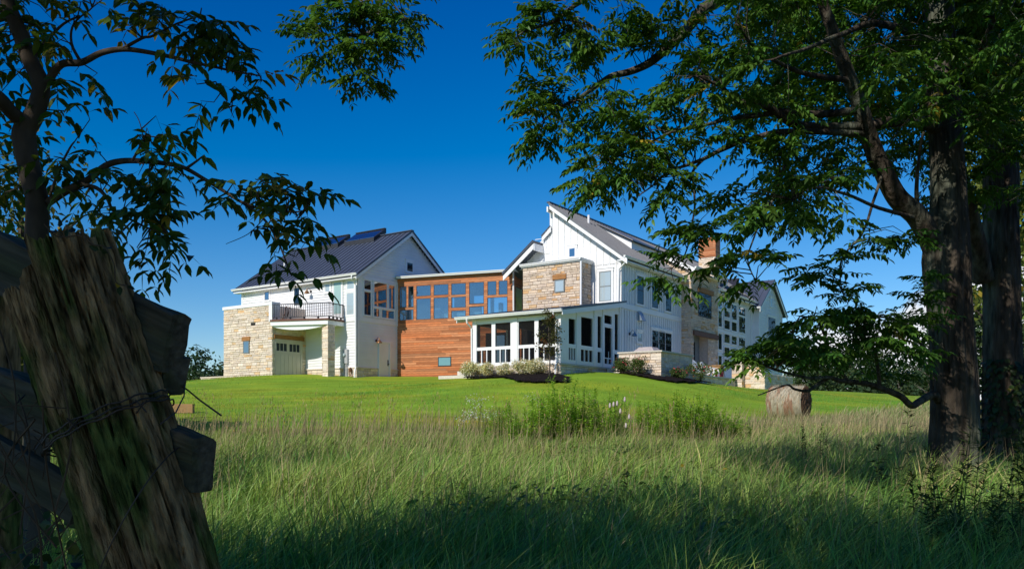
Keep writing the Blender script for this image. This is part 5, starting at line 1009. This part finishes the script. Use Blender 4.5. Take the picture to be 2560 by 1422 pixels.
for k in range(26):
    an = RNG.uniform(0, 6.28); zz = RNG.uniform(1.0, 3.0); ln = RNG.uniform(.25, .75)*(1.05-abs(zz-1.7)*.4); e = np.array((math.cos(an)*ln, math.sin(an)*ln, zz+ln*.45)); m.tube([(0, 0, zz), e*.5+np.array((0, 0, zz*.5)), e], [.010, .007, .003], 5)
    n = 42; f = RNG.uniform(.25, 1.1, n); P = np.array((x, y, z))+np.array((0, 0, zz))*(1-f)[:, None]+e*f[:, None]+RNG.normal(0, .09, (n, 3)); V, T_, C = leaf_geom(P, RNG.normal(0, 1, (n, 3))-np.array((0, 0, .6)), RNG.normal(0, 1, (n, 3))+np.array((0, 0, 1)), RNG.uniform(.07, .12, n), RNG.uniform(.05, .08, n), leaf_tints(n, (.075, .075, .02), .3, .0)*(np.array((2.2, .8, .8)) if RNG.random() < .15 else 1)); L.add(V, T_, C)
m.build('trunk', M['bark_light'], r, True); L.build('crown', M['leaf_far'], r)

# ------------------------------------------------------------------ hay bale
bx_, by_ = at(1985, 1048, 32.3).x-.1, 32.6; bz = h1(bx_, by_); r = empty('hay_bale', (bx_, by_, bz), math.atan2(-.62, .79)); tag(r, 'round hay bale lying in the rough grass by the lawn', 'hay bale')
M['hay'] = material('netted_hay', (0.42, 0.37, 0.27), 0.95, 0.1, nscale=5, namt=.3, stretch=(9, 1, 1), bump=.02, bscale=16, col2=(.34, .20, .13), c2scale=1.0, c2w=(.52, .6)); M['hay_end'] = material('hay_end_straw', (0.16, 0.09, 0.05), 0.95, 0.1, nscale=14, namt=.6, bump=.06, bscale=18)
m = MB(); nA, nX = 64, 24; Vv = []; Ff = []; Rb = .66; Lb = 1.36
for i in range(nX+1):
    xx = -Lb/2+Lb*i/nX
    for k in range(nA):
        a = 2*math.pi*k/nA; e = min(1, (1-abs(2*i/nX-1))*14); q = Rb*(.965+.035*math.sqrt(min(1, e)))+.018*mnoise.noise(Vector((xx*9, math.cos(a)*3, math.sin(a)*3))); zq = Rb+math.sin(a)*q
        if math.sin(a) < -.86: zq = Rb-.86*q-(abs(math.sin(a))-.86)*q*.4
        Vv.append((xx, math.cos(a)*q, zq-.02))
for i in range(nX):
    for k in range(nA): Ff.append((i*nA+k, i*nA+(k+1) % nA, (i+1)*nA+(k+1) % nA, (i+1)*nA+k))
m.add(Vv, Ff); m.build('wrapped_side', M['hay'], r, True)
for sg in (-1, 1):
    m = MB(); Vv = [(sg*Lb/2, 0, Rb)]; Ff = []; nr = 9
    for j in range(1, nr+1):
        for k in range(nA):
            a = 2*math.pi*k/nA; q = Rb*.965*j/nr; Vv.append((sg*(Lb/2+.05*(1-(j/nr)**3)+.035*mnoise.noise(Vector((math.cos(a)*q*9+j*2, math.sin(a)*q*9, sg)))), math.cos(a)*q, max(Rb+math.sin(a)*q, .02)))
    Ff += [(0, 1+k, 1+(k+1) % nA) if sg > 0 else (0, 1+(k+1) % nA, 1+k) for k in range(nA)]
    for j in range(nr-1):
        for k in range(nA):
            f = (1+j*nA+k, 1+(j+1)*nA+k, 1+(j+1)*nA+(k+1) % nA, 1+j*nA+(k+1) % nA); Ff.append(f if sg > 0 else f[::-1])
    m.add(Vv, Ff); m.build('bale_end', M['hay_end'], r)

n = 900; a = RNG.uniform(-.35, math.pi+.35, n); xx = RNG.uniform(-Lb/2, Lb/2, n); L = Leaves(); P = np.c_[xx, np.cos(a)*Rb*1.005, Rb+np.sin(a)*Rb*1.005]; D = np.c_[RNG.normal(0, .35, n), -np.sin(a), np.cos(a)]*RNG.choice((-1, 1), n)[:, None]+np.c_[np.zeros(n), np.cos(a)*.12, np.sin(a)*.12]
V, T_, C = leaf_geom(P, D, np.c_[np.zeros(n), np.cos(a), np.sin(a)], RNG.uniform(.10, .30, n), np.full(n, .012), leaf_tints(n, (1.0, .95, .85), .3), True)
np_mesh('loose_straw', V, T_, C, M['hay'], r)
# ------------------------------------------------------------------ split fence: leaning post, rails, wire
M['oldwood'] = material('rotting_post_wood', (0.33, 0.20, 0.095), 0.95, 0.1, nscale=46, namt=.95, stretch=(1, 1, .26), bump=.03, bscale=75, col2=(.10, .12, .03), c2scale=11, c2w=(.46, .58), detail=9); M['railwood'] = material('weathered_rail', (0.12, 0.10, 0.075), 0.95, 0.1, nscale=40, namt=.6, stretch=(.06, 1, 1), bump=.012, bscale=60, col2=(.07, .07, .035), c2scale=9)
pb = at(668, 2300, 2.0); pt_ = at(140, 640, 2.05); fence = empty('fence_post', (pb.x, pb.y, h1(pb.x, pb.y))); tag(fence, 'leaning split fence post of rotting mossy wood, bound with barbed wire', 'fence post')
nA, nZ = 210, 300; Vv = []; Ff = []; axis = (pt_-pb); Lp = axis.length+.035; ax = axis.normalized(); xd = (Vector((1, 0, 0))-ax*ax.x).normalized(); yd = ax.cross(xd)
def wood(a, s_):
    c, s2 = math.cos(a), math.sin(a); wp = .5*mnoise.noise(Vector((c*1.2, s2*1.2, s_*2.0)))
    n1 = mnoise.noise(Vector((c*2.0+wp*.4, s2*2.0, s_*.45))); n2 = mnoise.noise(Vector((c*5.5+wp, s2*5.5+wp, s_*.8+5)))
    fib = abs(mnoise.noise(Vector((c*15+wp*2, s2*15, s_*1.1))))+.6*abs(mnoise.noise(Vector((c*33+wp*3, s2*33, s_*2.2))))
    brk = mnoise.noise(Vector((c*7, s2*7, s_*5+3))); pit = max(0, brk-.22)*max(0, .35+mnoise.noise(Vector((c*2, s2*2, s_*1.5+9))))
    d = .020*mnoise.noise(Vector((c*1.4, s2*1.4, s_*1.4)))-.034*max(0, 1-abs(n1)*24)-.014*max(0, 1-abs(n2)*20)+.005*fib-.13*pit+.006*mnoise.noise(Vector((c*24, s2*24, s_*16)))+.003*mnoise.noise(Vector((c*45, s2*45, s_*40)))
    da = a+math.pi*.5+.10+.16*(s_-1.2)+.05*mnoise.noise(Vector((0, 0, s_*4))); da = (da+math.pi) % (2*math.pi)-math.pi
    return d-.075*math.exp(-(da/.055)**2)*min(1, max(0, (s_-.5)*1.5))     # the deep split facing the camera
for i in range(nZ+1):
    t = i/nZ
    for k in range(nA):
        a = 2*math.pi*k/nA; c, s2 = math.cos(a), math.sin(a)
        tl = Lp-.10/(1+math.exp((c+.22)*26))-.05*abs(mnoise.noise(Vector((c*4, s2*4, 3.3))))-.022*abs(mnoise.noise(Vector((c*14, s2*14, 8))))
        s_ = t*tl; rx, ry = .158-.022*t, .125-.02*t; d = wood(a, s_); Vv.append((c*(rx+d), s2*(ry+d), s_))
for i in range(nZ):
    for k in range(nA): Ff.append((i*nA+k, i*nA+(k+1) % nA, (i+1)*nA+(k+1) % nA, (i+1)*nA+k))
c0 = len(Vv); Vv.append((0, 0, Lp-.22))
for k in range(nA): Ff.append((nZ*nA+k, nZ*nA+(k+1) % nA, c0))
from mathutils import Matrix
AXM = Matrix((xd, yd, ax)).transposed()
m = MB(); m.add(Vv, Ff); po_ = m.build('post', M['oldwood'], fence); po_.rotation_euler = AXM.to_euler(); po_.location = pb-fence.location
M['wire'] = material('rusty_wire', (0.10, 0.075, 0.06), 0.6, 0.4, metal=.6)
def wire_ring(s0, tilt, rad_extra=.008, n=60, a0=0, a1=2*math.pi):
    P = []
    for k in range(n+1):
        a = a0+(a1-a0)*k/n; s_ = s0+tilt*math.cos(a); q = pb+ax*s_+xd*(math.cos(a)*(.148+rad_extra))+yd*(math.sin(a)*(.124+rad_extra)); P.append(q-fence.location)
    return P
m = MB(); 
for ds, e in ((0, .004), (.012, .010), (-.01, .012)): 
    P = wire_ring(1.27+ds, .02, e); m.tube([p+Vector((0, 0, .003*math.sin(i*1.3+ds*90))) for i, p in enumerate(P)], .0022, 5)
P = wire_ring(1.0, .16, .012, a0=math.pi, a1=2*math.pi+.2); m.tube(P, .0018, 5)
for k in (3.5, 4.6, 5.6): q = pb+ax*1.27+xd*(math.cos(k)*.16)+yd*(math.sin(k)*.136)-fence.location; m.tube([q+Vector((-.012, 0, -.016)), q, q+Vector((.014, -.004, .014))], .002, 4); m.tube([q+Vector((.012, 0, -.014)), q, q+Vector((-.012, -.006, .016))], .002, 4)
m.tube([at(455, 965, 2.1)-fence.location, at(470, 975, 2.06)-fence.location, at(500, 1000, 2.0)-fence.location, at(553, 1038, 1.9)-fence.location], .0022, 5)
m.tube([at(462, 960, 2.1)-fence.location, at(460, 990, 2.02)-fence.location, at(440, 1030, 1.9)-fence.location, at(400, 1060, 1.86)-fence.location], .0018, 5)
m.build('barbed_wire', M['wire'], fence)
def rail(name, label, p, q, h, w, cat='fence rail'):
    p = Vector(p); q = Vector(q); d = (q-p).normalized(); sd = d.cross(Vector((0, 0, 1))).normalized()*-1; u = d.cross(sd); o = empty(name, p); tag(o, label, cat, 'rails of the split fence'); m = MB(); n = 46; V = []; F = []; prof = []
    for k in range(20):
        a = 2*math.pi*k/20; cx, cy = math.cos(a), math.sin(a); prof.append((math.copysign(abs(cx)**.18, cx)*w/2, math.copysign(abs(cy)**.18, cy)*h/2))
    L_ = (q-p).length
    for i in range(n+1):
        s_ = L_*i/n
        for (x_, y_) in prof:
            j = .012*mnoise.noise(Vector((x_*22, y_*22, s_*2)))+.006*mnoise.noise(Vector((x_*90, y_*90, s_*9))); e = (1-.08*mnoise.noise(Vector((s_*2.3, h, 0))))
            V.append((s_, x_*e+j, y_*e+j))
    nP = len(prof)
    for i in range(n):
        for k in range(nP): F.append((i*nP+k, i*nP+(k+1) % nP, (i+1)*nP+(k+1) % nP, (i+1)*nP+k))
    F.append(tuple(range(nP-1, -1, -1))); F.append(tuple(range(n*nP, (n+1)*nP))); m.add(V, F); rl_ = m.build('rail', M['railwood'], o); rl_.rotation_euler = Matrix((d, sd, u)).transposed().to_euler(); return o
rail('fence_rail', 'upper grey fence rail, sawn end showing right of the post', at(-200, 560, 2.50), at(438, 862, 2.05), .15, .07)
rail('fence_rail', 'short dark rail stub below the sawn upper rail end', at(380, 905, 2.2), at(442, 940, 2.08), .085, .06)
rail('fence_rail', 'lower dark rail, block end showing right of the post foot', at(-160, 930, 2.6), at(505, 1165, 2.02), .145, .075)
rail('fence_rail', 'lowest broken rail left of the post in the weeds', at(-150, 1060, 2.4), at(210, 1260, 2.15), .10, .05)
x_, y_ = at(-6, 900, 2.9).x, 2.9; r = empty('fence_post', (x_, y_, h1(x_, y_))); tag(r, 'upright dark fence post at the left picture edge', 'fence post'); m = MB(); oo, rr_ = smooth_path([(0, 0, -.2), (.01, 0, .6), (0, .01, 1.25), (.005, 0, 1.72)], [.075, .07, .068, .06], 6); m.tube(oo, rr_, 12); m.build('post', M['oldwood'], r, True)

# ------------------------------------------------------------------ meadow grass, lawn blades, weeds
M['grass'] = material('meadow_grass', (1, 1, 1), 0.5, 0.35, nscale=3, namt=.1, transl=.35); M['dry'] = material('dry_stalk', (1, 1, 1), 0.8, 0.1, nscale=3, namt=.2, transl=.15)
def blades(X, Y_, h, w, lean, base, mat, name, kind='stuff', seg=3, wind=(.75, .1)):
    n = len(X); Z = H(X, Y_)-.02; a = RNG.uniform(0, 2*math.pi, n); dx_ = np.cos(a)*lean+wind[0]*lean*.9; dy_ = np.sin(a)*lean+wind[1]*lean; f = RNG.uniform(0, math.pi, n); wx, wy = np.cos(f)*w/2, np.sin(f)*w/2
    V = np.zeros((n, 2*seg+1, 3))
    for i in range(seg):
        t = i/seg; cx = X+dx_*h*t*t; cy = Y_+dy_*h*t*t; cz = Z+h*(t-.28*lean*t*t); k = (1-t*.55)
        V[:, 2*i] = np.stack([cx-wx*k, cy-wy*k, cz], -1); V[:, 2*i+1] = np.stack([cx+wx*k, cy+wy*k, cz], -1)
    V[:, -1] = np.stack([X+dx_*h, Y_+dy_*h, Z+h*(1-.28*lean)], -1); T_ = []
    for i in range(seg-1): a0 = 2*i; T_ += [(a0, a0+1, a0+3), (a0, a0+3, a0+2)]
    T_.append((2*seg-2, 2*seg-1, 2*seg)); T_ = np.array(T_)
    TT = (np.arange(n)*(2*seg+1))[:, None, None]+T_[None]; o = np_mesh(name, V.reshape(-1, 3), TT.reshape(-1, 3), np.repeat(base, 2*seg+1, 0), mat); tag(o, kind=kind); return o
def scatter(n, y0, y1, p=1.6):
    Y_ = y0+(y1-y0)*RNG.random(n)**(1/p); X = (RNG.random(n)*2-1)*(.66*Y_+.6); return X, Y_
def fnoise(X, Y_, s): return np.array([mnoise.noise((x*s, y*s, 1.7)) for x, y in zip(X, Y_)])
X, Y_ = scatter(150000, 2.2, 27.5, 1.35); k = Y_ < lawn_edge(X)+np.minimum(RNG.normal(-.6, 1.3, len(X)), 1.2); X, Y_ = X[k], Y_[k]; n = len(X); q = fnoise(X, Y_, .35); q2 = fnoise(X, Y_, 1.1)
dry = np.clip((X+Y_*.05-3)/8, 0, 1)*np.clip((Y_-9)/8, 0, 1)*.6+np.clip((Y_-14)/8, 0, 1)*.25+np.clip(q*1.0, 0, .3); isdry = RNG.random(n) < dry*.42+.03
base = np.where(isdry[:, None], np.array((.56, .50, .24)), np.array((.29, .44, .095)))*RNG.uniform(.45, 1.45, (n, 1)); base[:, 0] *= (1+.3*q2)
ed = np.clip((Y_-lawn_edge(X)+6)/5.5, 0, 1)*np.clip(1-(X-4)/6, 0, 1); base = base*(1-.8*ed[:, None])+np.array((.24, .36, .045))*(.8*ed[:, None])*RNG.uniform(.7, 1.25, (n, 1))
h = RNG.uniform(.30, .72, n)*(1+.35*q)*np.clip(1.1-(Y_-12)/22, .45, 1.0)*(1+.45*q2)*(1-.62*ed)
blades(X, Y_, h, .007+.0007*Y_, RNG.uniform(.25, .75, n), base, M['grass'], 'tall_grass')
X, Y_ = scatter(15000, 2.4, 14, 1.3); n = len(X); q = fnoise(X, Y_, .6); k = RNG.random(n) < .55+q; X, Y_ = X[k], Y_[k]; n = len(X)
base = np.array((.16, .34, .06))*RNG.uniform(.6, 1.4, (n, 1)); blades(X, Y_, RNG.uniform(.35, .75, n), .010+.0009*Y_, RNG.uniform(.2, .95, n), base, M['grass'], 'broad_grass', seg=4, wind=(.35, -.1))
X = RNG.uniform(-1, 9, 11000); Y_ = RNG.uniform(6, 17, 11000); q = fnoise(X, Y_, .45); k = q > -.05; X, Y_ = X[k], Y_[k]; n = len(X); L = Leaves()
L.add(*leaf_geom(np.c_[X, Y_, H(X, Y_)+RNG.uniform(.10, .42, n)], np.c_[RNG.normal(0, 1, (n, 2)), RNG.normal(-.1, .5, n)], np.c_[RNG.normal(0, .4, (n, 2)), np.ones(n)], RNG.uniform(.05, .12, n), RNG.uniform(.035, .07, n), leaf_tints(n, (.14, .22, .045), .3))); tag(L.build('meadow_herbs', M['leaf']), kind='stuff')
X, Y_ = scatter(9000, 5, 27, 1.6); k = Y_ < lawn_edge(X)+.4; X, Y_ = X[k], Y_[k]; n = len(X); base = np.array((.36, .29, .16))*RNG.uniform(.6, 1.2, (n, 1)); blades(X, Y_, RNG.uniform(.55, 1.0, n), .004+.00045*Y_, RNG.uniform(.1, .35, n), base, M['dry'], 'dry_stalks', seg=3)
X = RNG.uniform(5, 27, 42000); Y_ = RNG.uniform(25, 46, 42000); k = (Y_ < lawn_edge(X)+RNG.normal(-.5, .8, len(X))) & (X < .66*Y_); X, Y_ = X[k], Y_[k]; n = len(X)
base = np.where((RNG.random(n) < .55)[:, None], np.array((.44, .39, .20)), np.array((.22, .32, .09)))*RNG.uniform(.6, 1.3, (n, 1)); blades(X, Y_, RNG.uniform(.15, .42, n), .006+.0007*Y_, RNG.uniform(.2, .6, n), base, M['grass'], 'rough_grass')
# seed heads of the dry stalks near the lawn edge
n = 260; X = RNG.uniform(-10, 4, n); Y_ = RNG.uniform(14, 24, n); Z = H(X, Y_); hh = RNG.uniform(.8, 1.35, n); L = Leaves()
for i in range(5): L.add(*leaf_geom(np.c_[X+.03*i*RNG.normal(0, .5, n), Y_, Z+hh-.05*i], np.c_[RNG.normal(0, .3, n), RNG.normal(0, .3, n), np.ones(n)], RNG.normal(0, 1, (n, 3)), np.full(n, .07), np.full(n, .018), leaf_tints(n, (.34, .25, .13), .2), True))
L.add(*leaf_geom(np.c_[X, Y_, Z], np.c_[RNG.normal(0, .05, n), RNG.normal(0, .05, n), np.ones(n)], RNG.normal(0, 1, (n, 3)), hh, np.full(n, .011), leaf_tints(n, (.30, .25, .13), .2), True)); tag(L.build('seed_grass', M['dry']), kind='stuff')
X = RNG.uniform(-24, 34, 130000); Y_ = 24+RNG.random(130000)**1.3*26; k = (Y_ > lawn_edge(X)-.6) & (np.abs(X) < .66*Y_); X, Y_ = X[k], Y_[k]
A_ = (X-HO[0])*EX[0]+(Y_-HO[1])*EX[1]; B_ = (X-HO[0])*EY[0]+(Y_-HO[1])*EY[1]; k = ~((A_ > -9) & (A_ < 7.7) & (B_ > -2.6)) & ~((A_ >= 7.7) & (B_ > -.9) & (A_ < 17.9)) & ~((A_ > 8.6) & (A_ < 16) & (B_ > -3.4)) & ~((A_ > 15) & (A_ < 19.5) & (B_ > 1.1) & (B_ < 8.3)); X, Y_ = X[k], Y_[k]; n = len(X)
q = fnoise(X, Y_, .5); q2 = fnoise(X*.35, Y_*1.2, .5); base = np.array((.22, .33, .035))*RNG.uniform(.75, 1.25, (n, 1)); base[:, 0] *= 1+np.clip(q+q2, -.4, .8)*1.3; base *= (1+.13*np.sign(np.sin((Y_+.35*X)*2.9+2*q2)))[:, None]
blades(X, Y_, RNG.uniform(.05, .12, n)*np.where(RNG.random(n) < .03, 2.0, 1.0), np.full(n, .014), RNG.uniform(.2, .7, n), base, M['grass'], 'mown_grass', seg=2)

def weed_clump(name, label, group, x, y, w, d, h, stems, base, leaf_l=.09, leaf_w=.016, flower=None, tip=None, nleaf=46, cat='weeds', stiff=.10):
    z = h1(x, y); r = empty(name, (x, y, z)); tag(r, label, cat, group); m = MB(); L = Leaves(); F = Leaves()
    for k in range(stems):
        u = RNG.normal(0, .55, 2).clip(-1.4, 1.4); sx_, sy_ = u[0]*w/2, u[1]*d/2; hh = h*RNG.uniform(.5, 1.08)*(1-.4*abs(u[0])**1.5); ln = RNG.normal(0, stiff, 2)*hh; p0 = np.array((sx_, sy_, -.1)); p1 = np.array((sx_+ln[0]*.3, sy_+ln[1]*.3, hh*.5)); p2 = np.array((sx_+ln[0], sy_+ln[1], hh))
        m.tube([p0, p1, p2], [.005, .004, .002], 4, tint=(1, 1, 1)); n = nleaf; f = RNG.uniform(.12, 1, n)**.8; P = np.where((f < .5)[:, None], p0+(p1-p0)*(f*2)[:, None], p1+(p2-p1)*((f-.5)*2)[:, None])+np.array(r.location); a = RNG.uniform(0, 6.28, n)
        l = leaf_l*RNG.uniform(.6, 1.2, n)*(1.15-.5*f); V, T_, C = leaf_geom(P, np.c_[np.cos(a), np.sin(a), RNG.uniform(-.1, .7, n)], np.c_[-np.cos(a)*.4, -np.sin(a)*.4, np.ones(n)], l, np.full(n, leaf_w)*RNG.uniform(.7, 1.3, n), leaf_tints(n, base, .25)*(1+(.5*f[:, None] if tip else 0)), True); L.add(V, T_, C)
        if flower is not None and RNG.random() < .8:
            n = 26; q = RNG.normal(0, 1, (n, 3))*np.array((.10, .10, .05)); F.add(*leaf_geom(p2+np.array(r.location)+q, RNG.normal(0, 1, (n, 3)), RNG.normal(0, 1, (n, 3)), np.full(n, .03), np.full(n, .026), leaf_tints(n, flower, .12), True))
    m.build('stem', M['stem'], r); L.build('leaves', M['leaf_far'], r)
    if F.V: F.build('flowers', M['leaf_far'], r)
    return r
M['stem'] = material('green_stem', (.08, .11, .03), .8, .1)
GR = 'goldenrod clumps in the meadow'
for px, Y, w, h, st, lb in ((1400, 19.5, 1.3, 1.75, 46, 'tallest bright green goldenrod clump in the middle of the meadow'), (1470, 20, 1.1, 1.5, 34, 'goldenrod clump on the right flank of the tallest one'), (1350, 20.3, .9, 1.35, 24, 'lower goldenrod clump on the left flank of the tallest one'), (1540, 21.5, .7, 1.4, 16, 'slim goldenrod clump behind the teasel'), (1690, 20, 1.3, 1.35, 44, 'broad goldenrod clump right of the teasel'), (1760, 20.5, 1.2, 1.3, 38, 'goldenrod clump in the right group, below the terrace'), (1625, 21, .9, 1.2, 24, 'goldenrod clump at the left end of the right group'), (1830, 21, .8, .95, 16, 'low goldenrod clump nearest the hay bale'), (1255, 20, .8, 1.15, 18, 'goldenrod clump beside the white flowering weed'), (1290, 19, .7, .8, 12, 'short goldenrod clump left of the tallest one')):
    weed_clump('goldenrod', lb, GR, at(px, 1000, Y).x, Y, w, .9, h, int(st*1.7), (.25, .41, .05), tip=True, leaf_l=.13, leaf_w=.034, nleaf=72)
weed_clump('boneset', 'white flowering weed at the left end of the meadow clumps', None, at(1200, 1000, 20.5).x, 20.5, .95, .7, 1.15, 22, (.12, .16, .05), flower=(.70, .70, .64), nleaf=22)
weed_clump('boneset', 'small white flowering weed behind the tallest goldenrod', None, at(1340, 1000, 22).x, 22, .5, .5, 1.25, 9, (.12, .16, .05), flower=(.55, .57, .5), nleaf=14)
# teasel
tx, ty = at(1548, 1100, 12.9).x, 12.9; tz = h1(tx, ty); r = empty('teasel', (tx, ty, tz)); tag(r, 'tall teasel with pale pink bristly heads in the meadow', 'wildflower'); m = MB()
M['teasel'] = material('teasel_head', (.50, .43, .42), .9, .1, nscale=60, namt=.35)
heads = [(1525, 1018), (1562, 1003), (1534, 1015), (1551, 1032), (1573, 1046), (1565, 1068), (1543, 1013)]
j = at(1555, 1085, 12.9)-r.location; m.tube([(0, 0, -.1), (.02, 0, .3), j], [.012, .010, .007], 6)
for hx, hy in heads: e = at(hx, hy, 12.9)-r.location; m.tube([j, j.lerp(e, .5)+Vector((.01, 0, .03)), e], [.005, .004, .0035], 5)
m.build('stem', M['stem'], r)
for hx, hy in heads: e = at(hx, hy, 12.9)-r.location; m = MB(); m.tube([e+Vector((0, 0, -.01)), e+Vector((0, 0, .0)), e+Vector((0, 0, .03)), e+Vector((0, 0, .06)), e+Vector((0, 0, .075))], [.006, .017, .020, .013, .003], 10); m.build('flower_head', M['teasel'], r, True)
L = Leaves(); n = 34; f = RNG.uniform(.1, .75, n); a = RNG.uniform(0, 6.28, n); P = np.array(r.location)+np.array(tuple(j))*f[:, None]; L.add(*leaf_geom(P, np.c_[np.cos(a), np.sin(a), RNG.uniform(-.2, .6, n)], np.c_[np.zeros(n), np.zeros(n), np.ones(n)], RNG.uniform(.12, .24, n), RNG.uniform(.035, .06, n), leaf_tints(n, (.06, .10, .03)))); L.build('leaves', M['leaf'], r)
# shaded weeds close to the camera
NW = 'tall shaded weeds in the foreground'
for px, Y, w, h, st, lb in ((2540, 5.6, .5, 1.45, 6, 'tall narrow leaved weed nearest the right picture edge'), (2500, 6.2, .5, 1.05, 6, 'narrow leaved weed left of the tall one at the right edge'), (2425, 6.5, .5, 1.15, 5, 'thin upright weed in front of the big trunk'), (2380, 6.0, .5, .85, 6, 'short weed at the foot of the big trunk'), (2330, 7.0, .5, .95, 5, 'weed left of the big trunk foot'), (2560, 7, .6, 1.2, 7, 'leafy weed behind the tallest one at the right edge')):
    weed_clump('shaded_weed', lb, NW, at(px, 1100, Y).x, Y, w, .5, h, st, (.06, .11, .022), leaf_l=.13, leaf_w=.02, nleaf=60)
for px, Y, h, lb in ((2195, 9.5, 1.25, 'broad leaved weed silhouetted on the bright field left of the trunk'), (2275, 9.8, 1.2, 'second broad leaved weed, just left of the big trunk'), (2030, 13, 1.2, 'dark bushy weed in front of the hay bale'), (1560, 9, .75, 'broad leaved plant below the teasel'), (1880, 16, 1.15, 'slim dark weed spike left of the hay bale'), (1003, 11.5, 1.25, 'single dark seed spike standing in the left meadow')):
    nlv = 60 if 'bushy' in lb else (40 if 'spike' in lb else 26); weed_clump('meadow_weed', lb, None, at(px, 1100, Y).x, Y, .5 if 'bushy' in lb else .12, .3, h, 9 if 'bushy' in lb else (1 if 'spike' in lb else 2), (.045, .075, .02), leaf_l=.16 if 'broad' in lb else .07, leaf_w=.05 if 'broad' in lb else .02, nleaf=nlv, stiff=.05)
# dead brambles and vine around the post
m = MB()
for k in range(30):
    p = at(RNG.uniform(-60, 170), RNG.uniform(1150, 1500), RNG.uniform(1.9, 2.4)); q = p+Vector((RNG.normal(0, .12), RNG.normal(0, .1), RNG.uniform(.15, .55))); mid = (p+q)/2+Vector((RNG.normal(0, .08), RNG.normal(0, .05), RNG.normal(.03, .05))); oo, _r = smooth_path([p, mid, q], [1, 1, 1], 5); m.tube(oo, RNG.uniform(.0012, .003), 4)
M['bramble'] = material('dry_bramble', (.12, .08, .05), .9, .1, nscale=20, namt=.4); tag(m.build('brambles', M['bramble']), kind='stuff')
n = 500; L = Leaves(); X = RNG.uniform(-1.5, -.75, n); Y_ = RNG.uniform(1.9, 3.4, n); L.add(*leaf_geom(np.c_[X*Y_/2, Y_, RNG.uniform(.2, 1.15, n)], RNG.normal(0, 1, (n, 3)), RNG.normal(0, 1, (n, 3))+np.array((0, 0, 1)), RNG.uniform(.03, .07, n), RNG.uniform(.025, .05, n), leaf_tints(n, (.05, .08, .02)))); tag(L.build('fence_undergrowth', M['leaf']), kind='stuff')
r = empty('vine', at(190, 640, 2.0)); tag(r, 'thin creeper vine climbing over the top of the leaning post', 'vine'); m = MB(); o_ = r.location
m.tube(smooth_path([at(x, y, 1.92)-o_ for x, y in [(110, 560), (140, 590), (165, 592), (205, 590), (235, 612), (262, 618), (285, 660), (290, 705), (318, 714)]], [1]*9, 4)[0], .0016, 4)
m.build('stem', M['bramble'], r); L = Leaves(); cs = [(120, 562), (140, 575), (150, 568), (168, 572), (180, 568), (262, 618), (270, 632), (248, 625), (295, 705), (310, 702), (318, 716), (300, 716)]; P = np.array([tuple(at(x, y, 1.93)) for x, y in cs]); n = len(P); L.add(*leaf_geom(P, RNG.normal(0, 1, (n, 3)), RNG.normal(0, 1, (n, 3)), RNG.uniform(.018, .03, n), RNG.uniform(.012, .018, n), leaf_tints(n, (.03, .05, .015)))); L.build('leaves', M['leaf'], r)
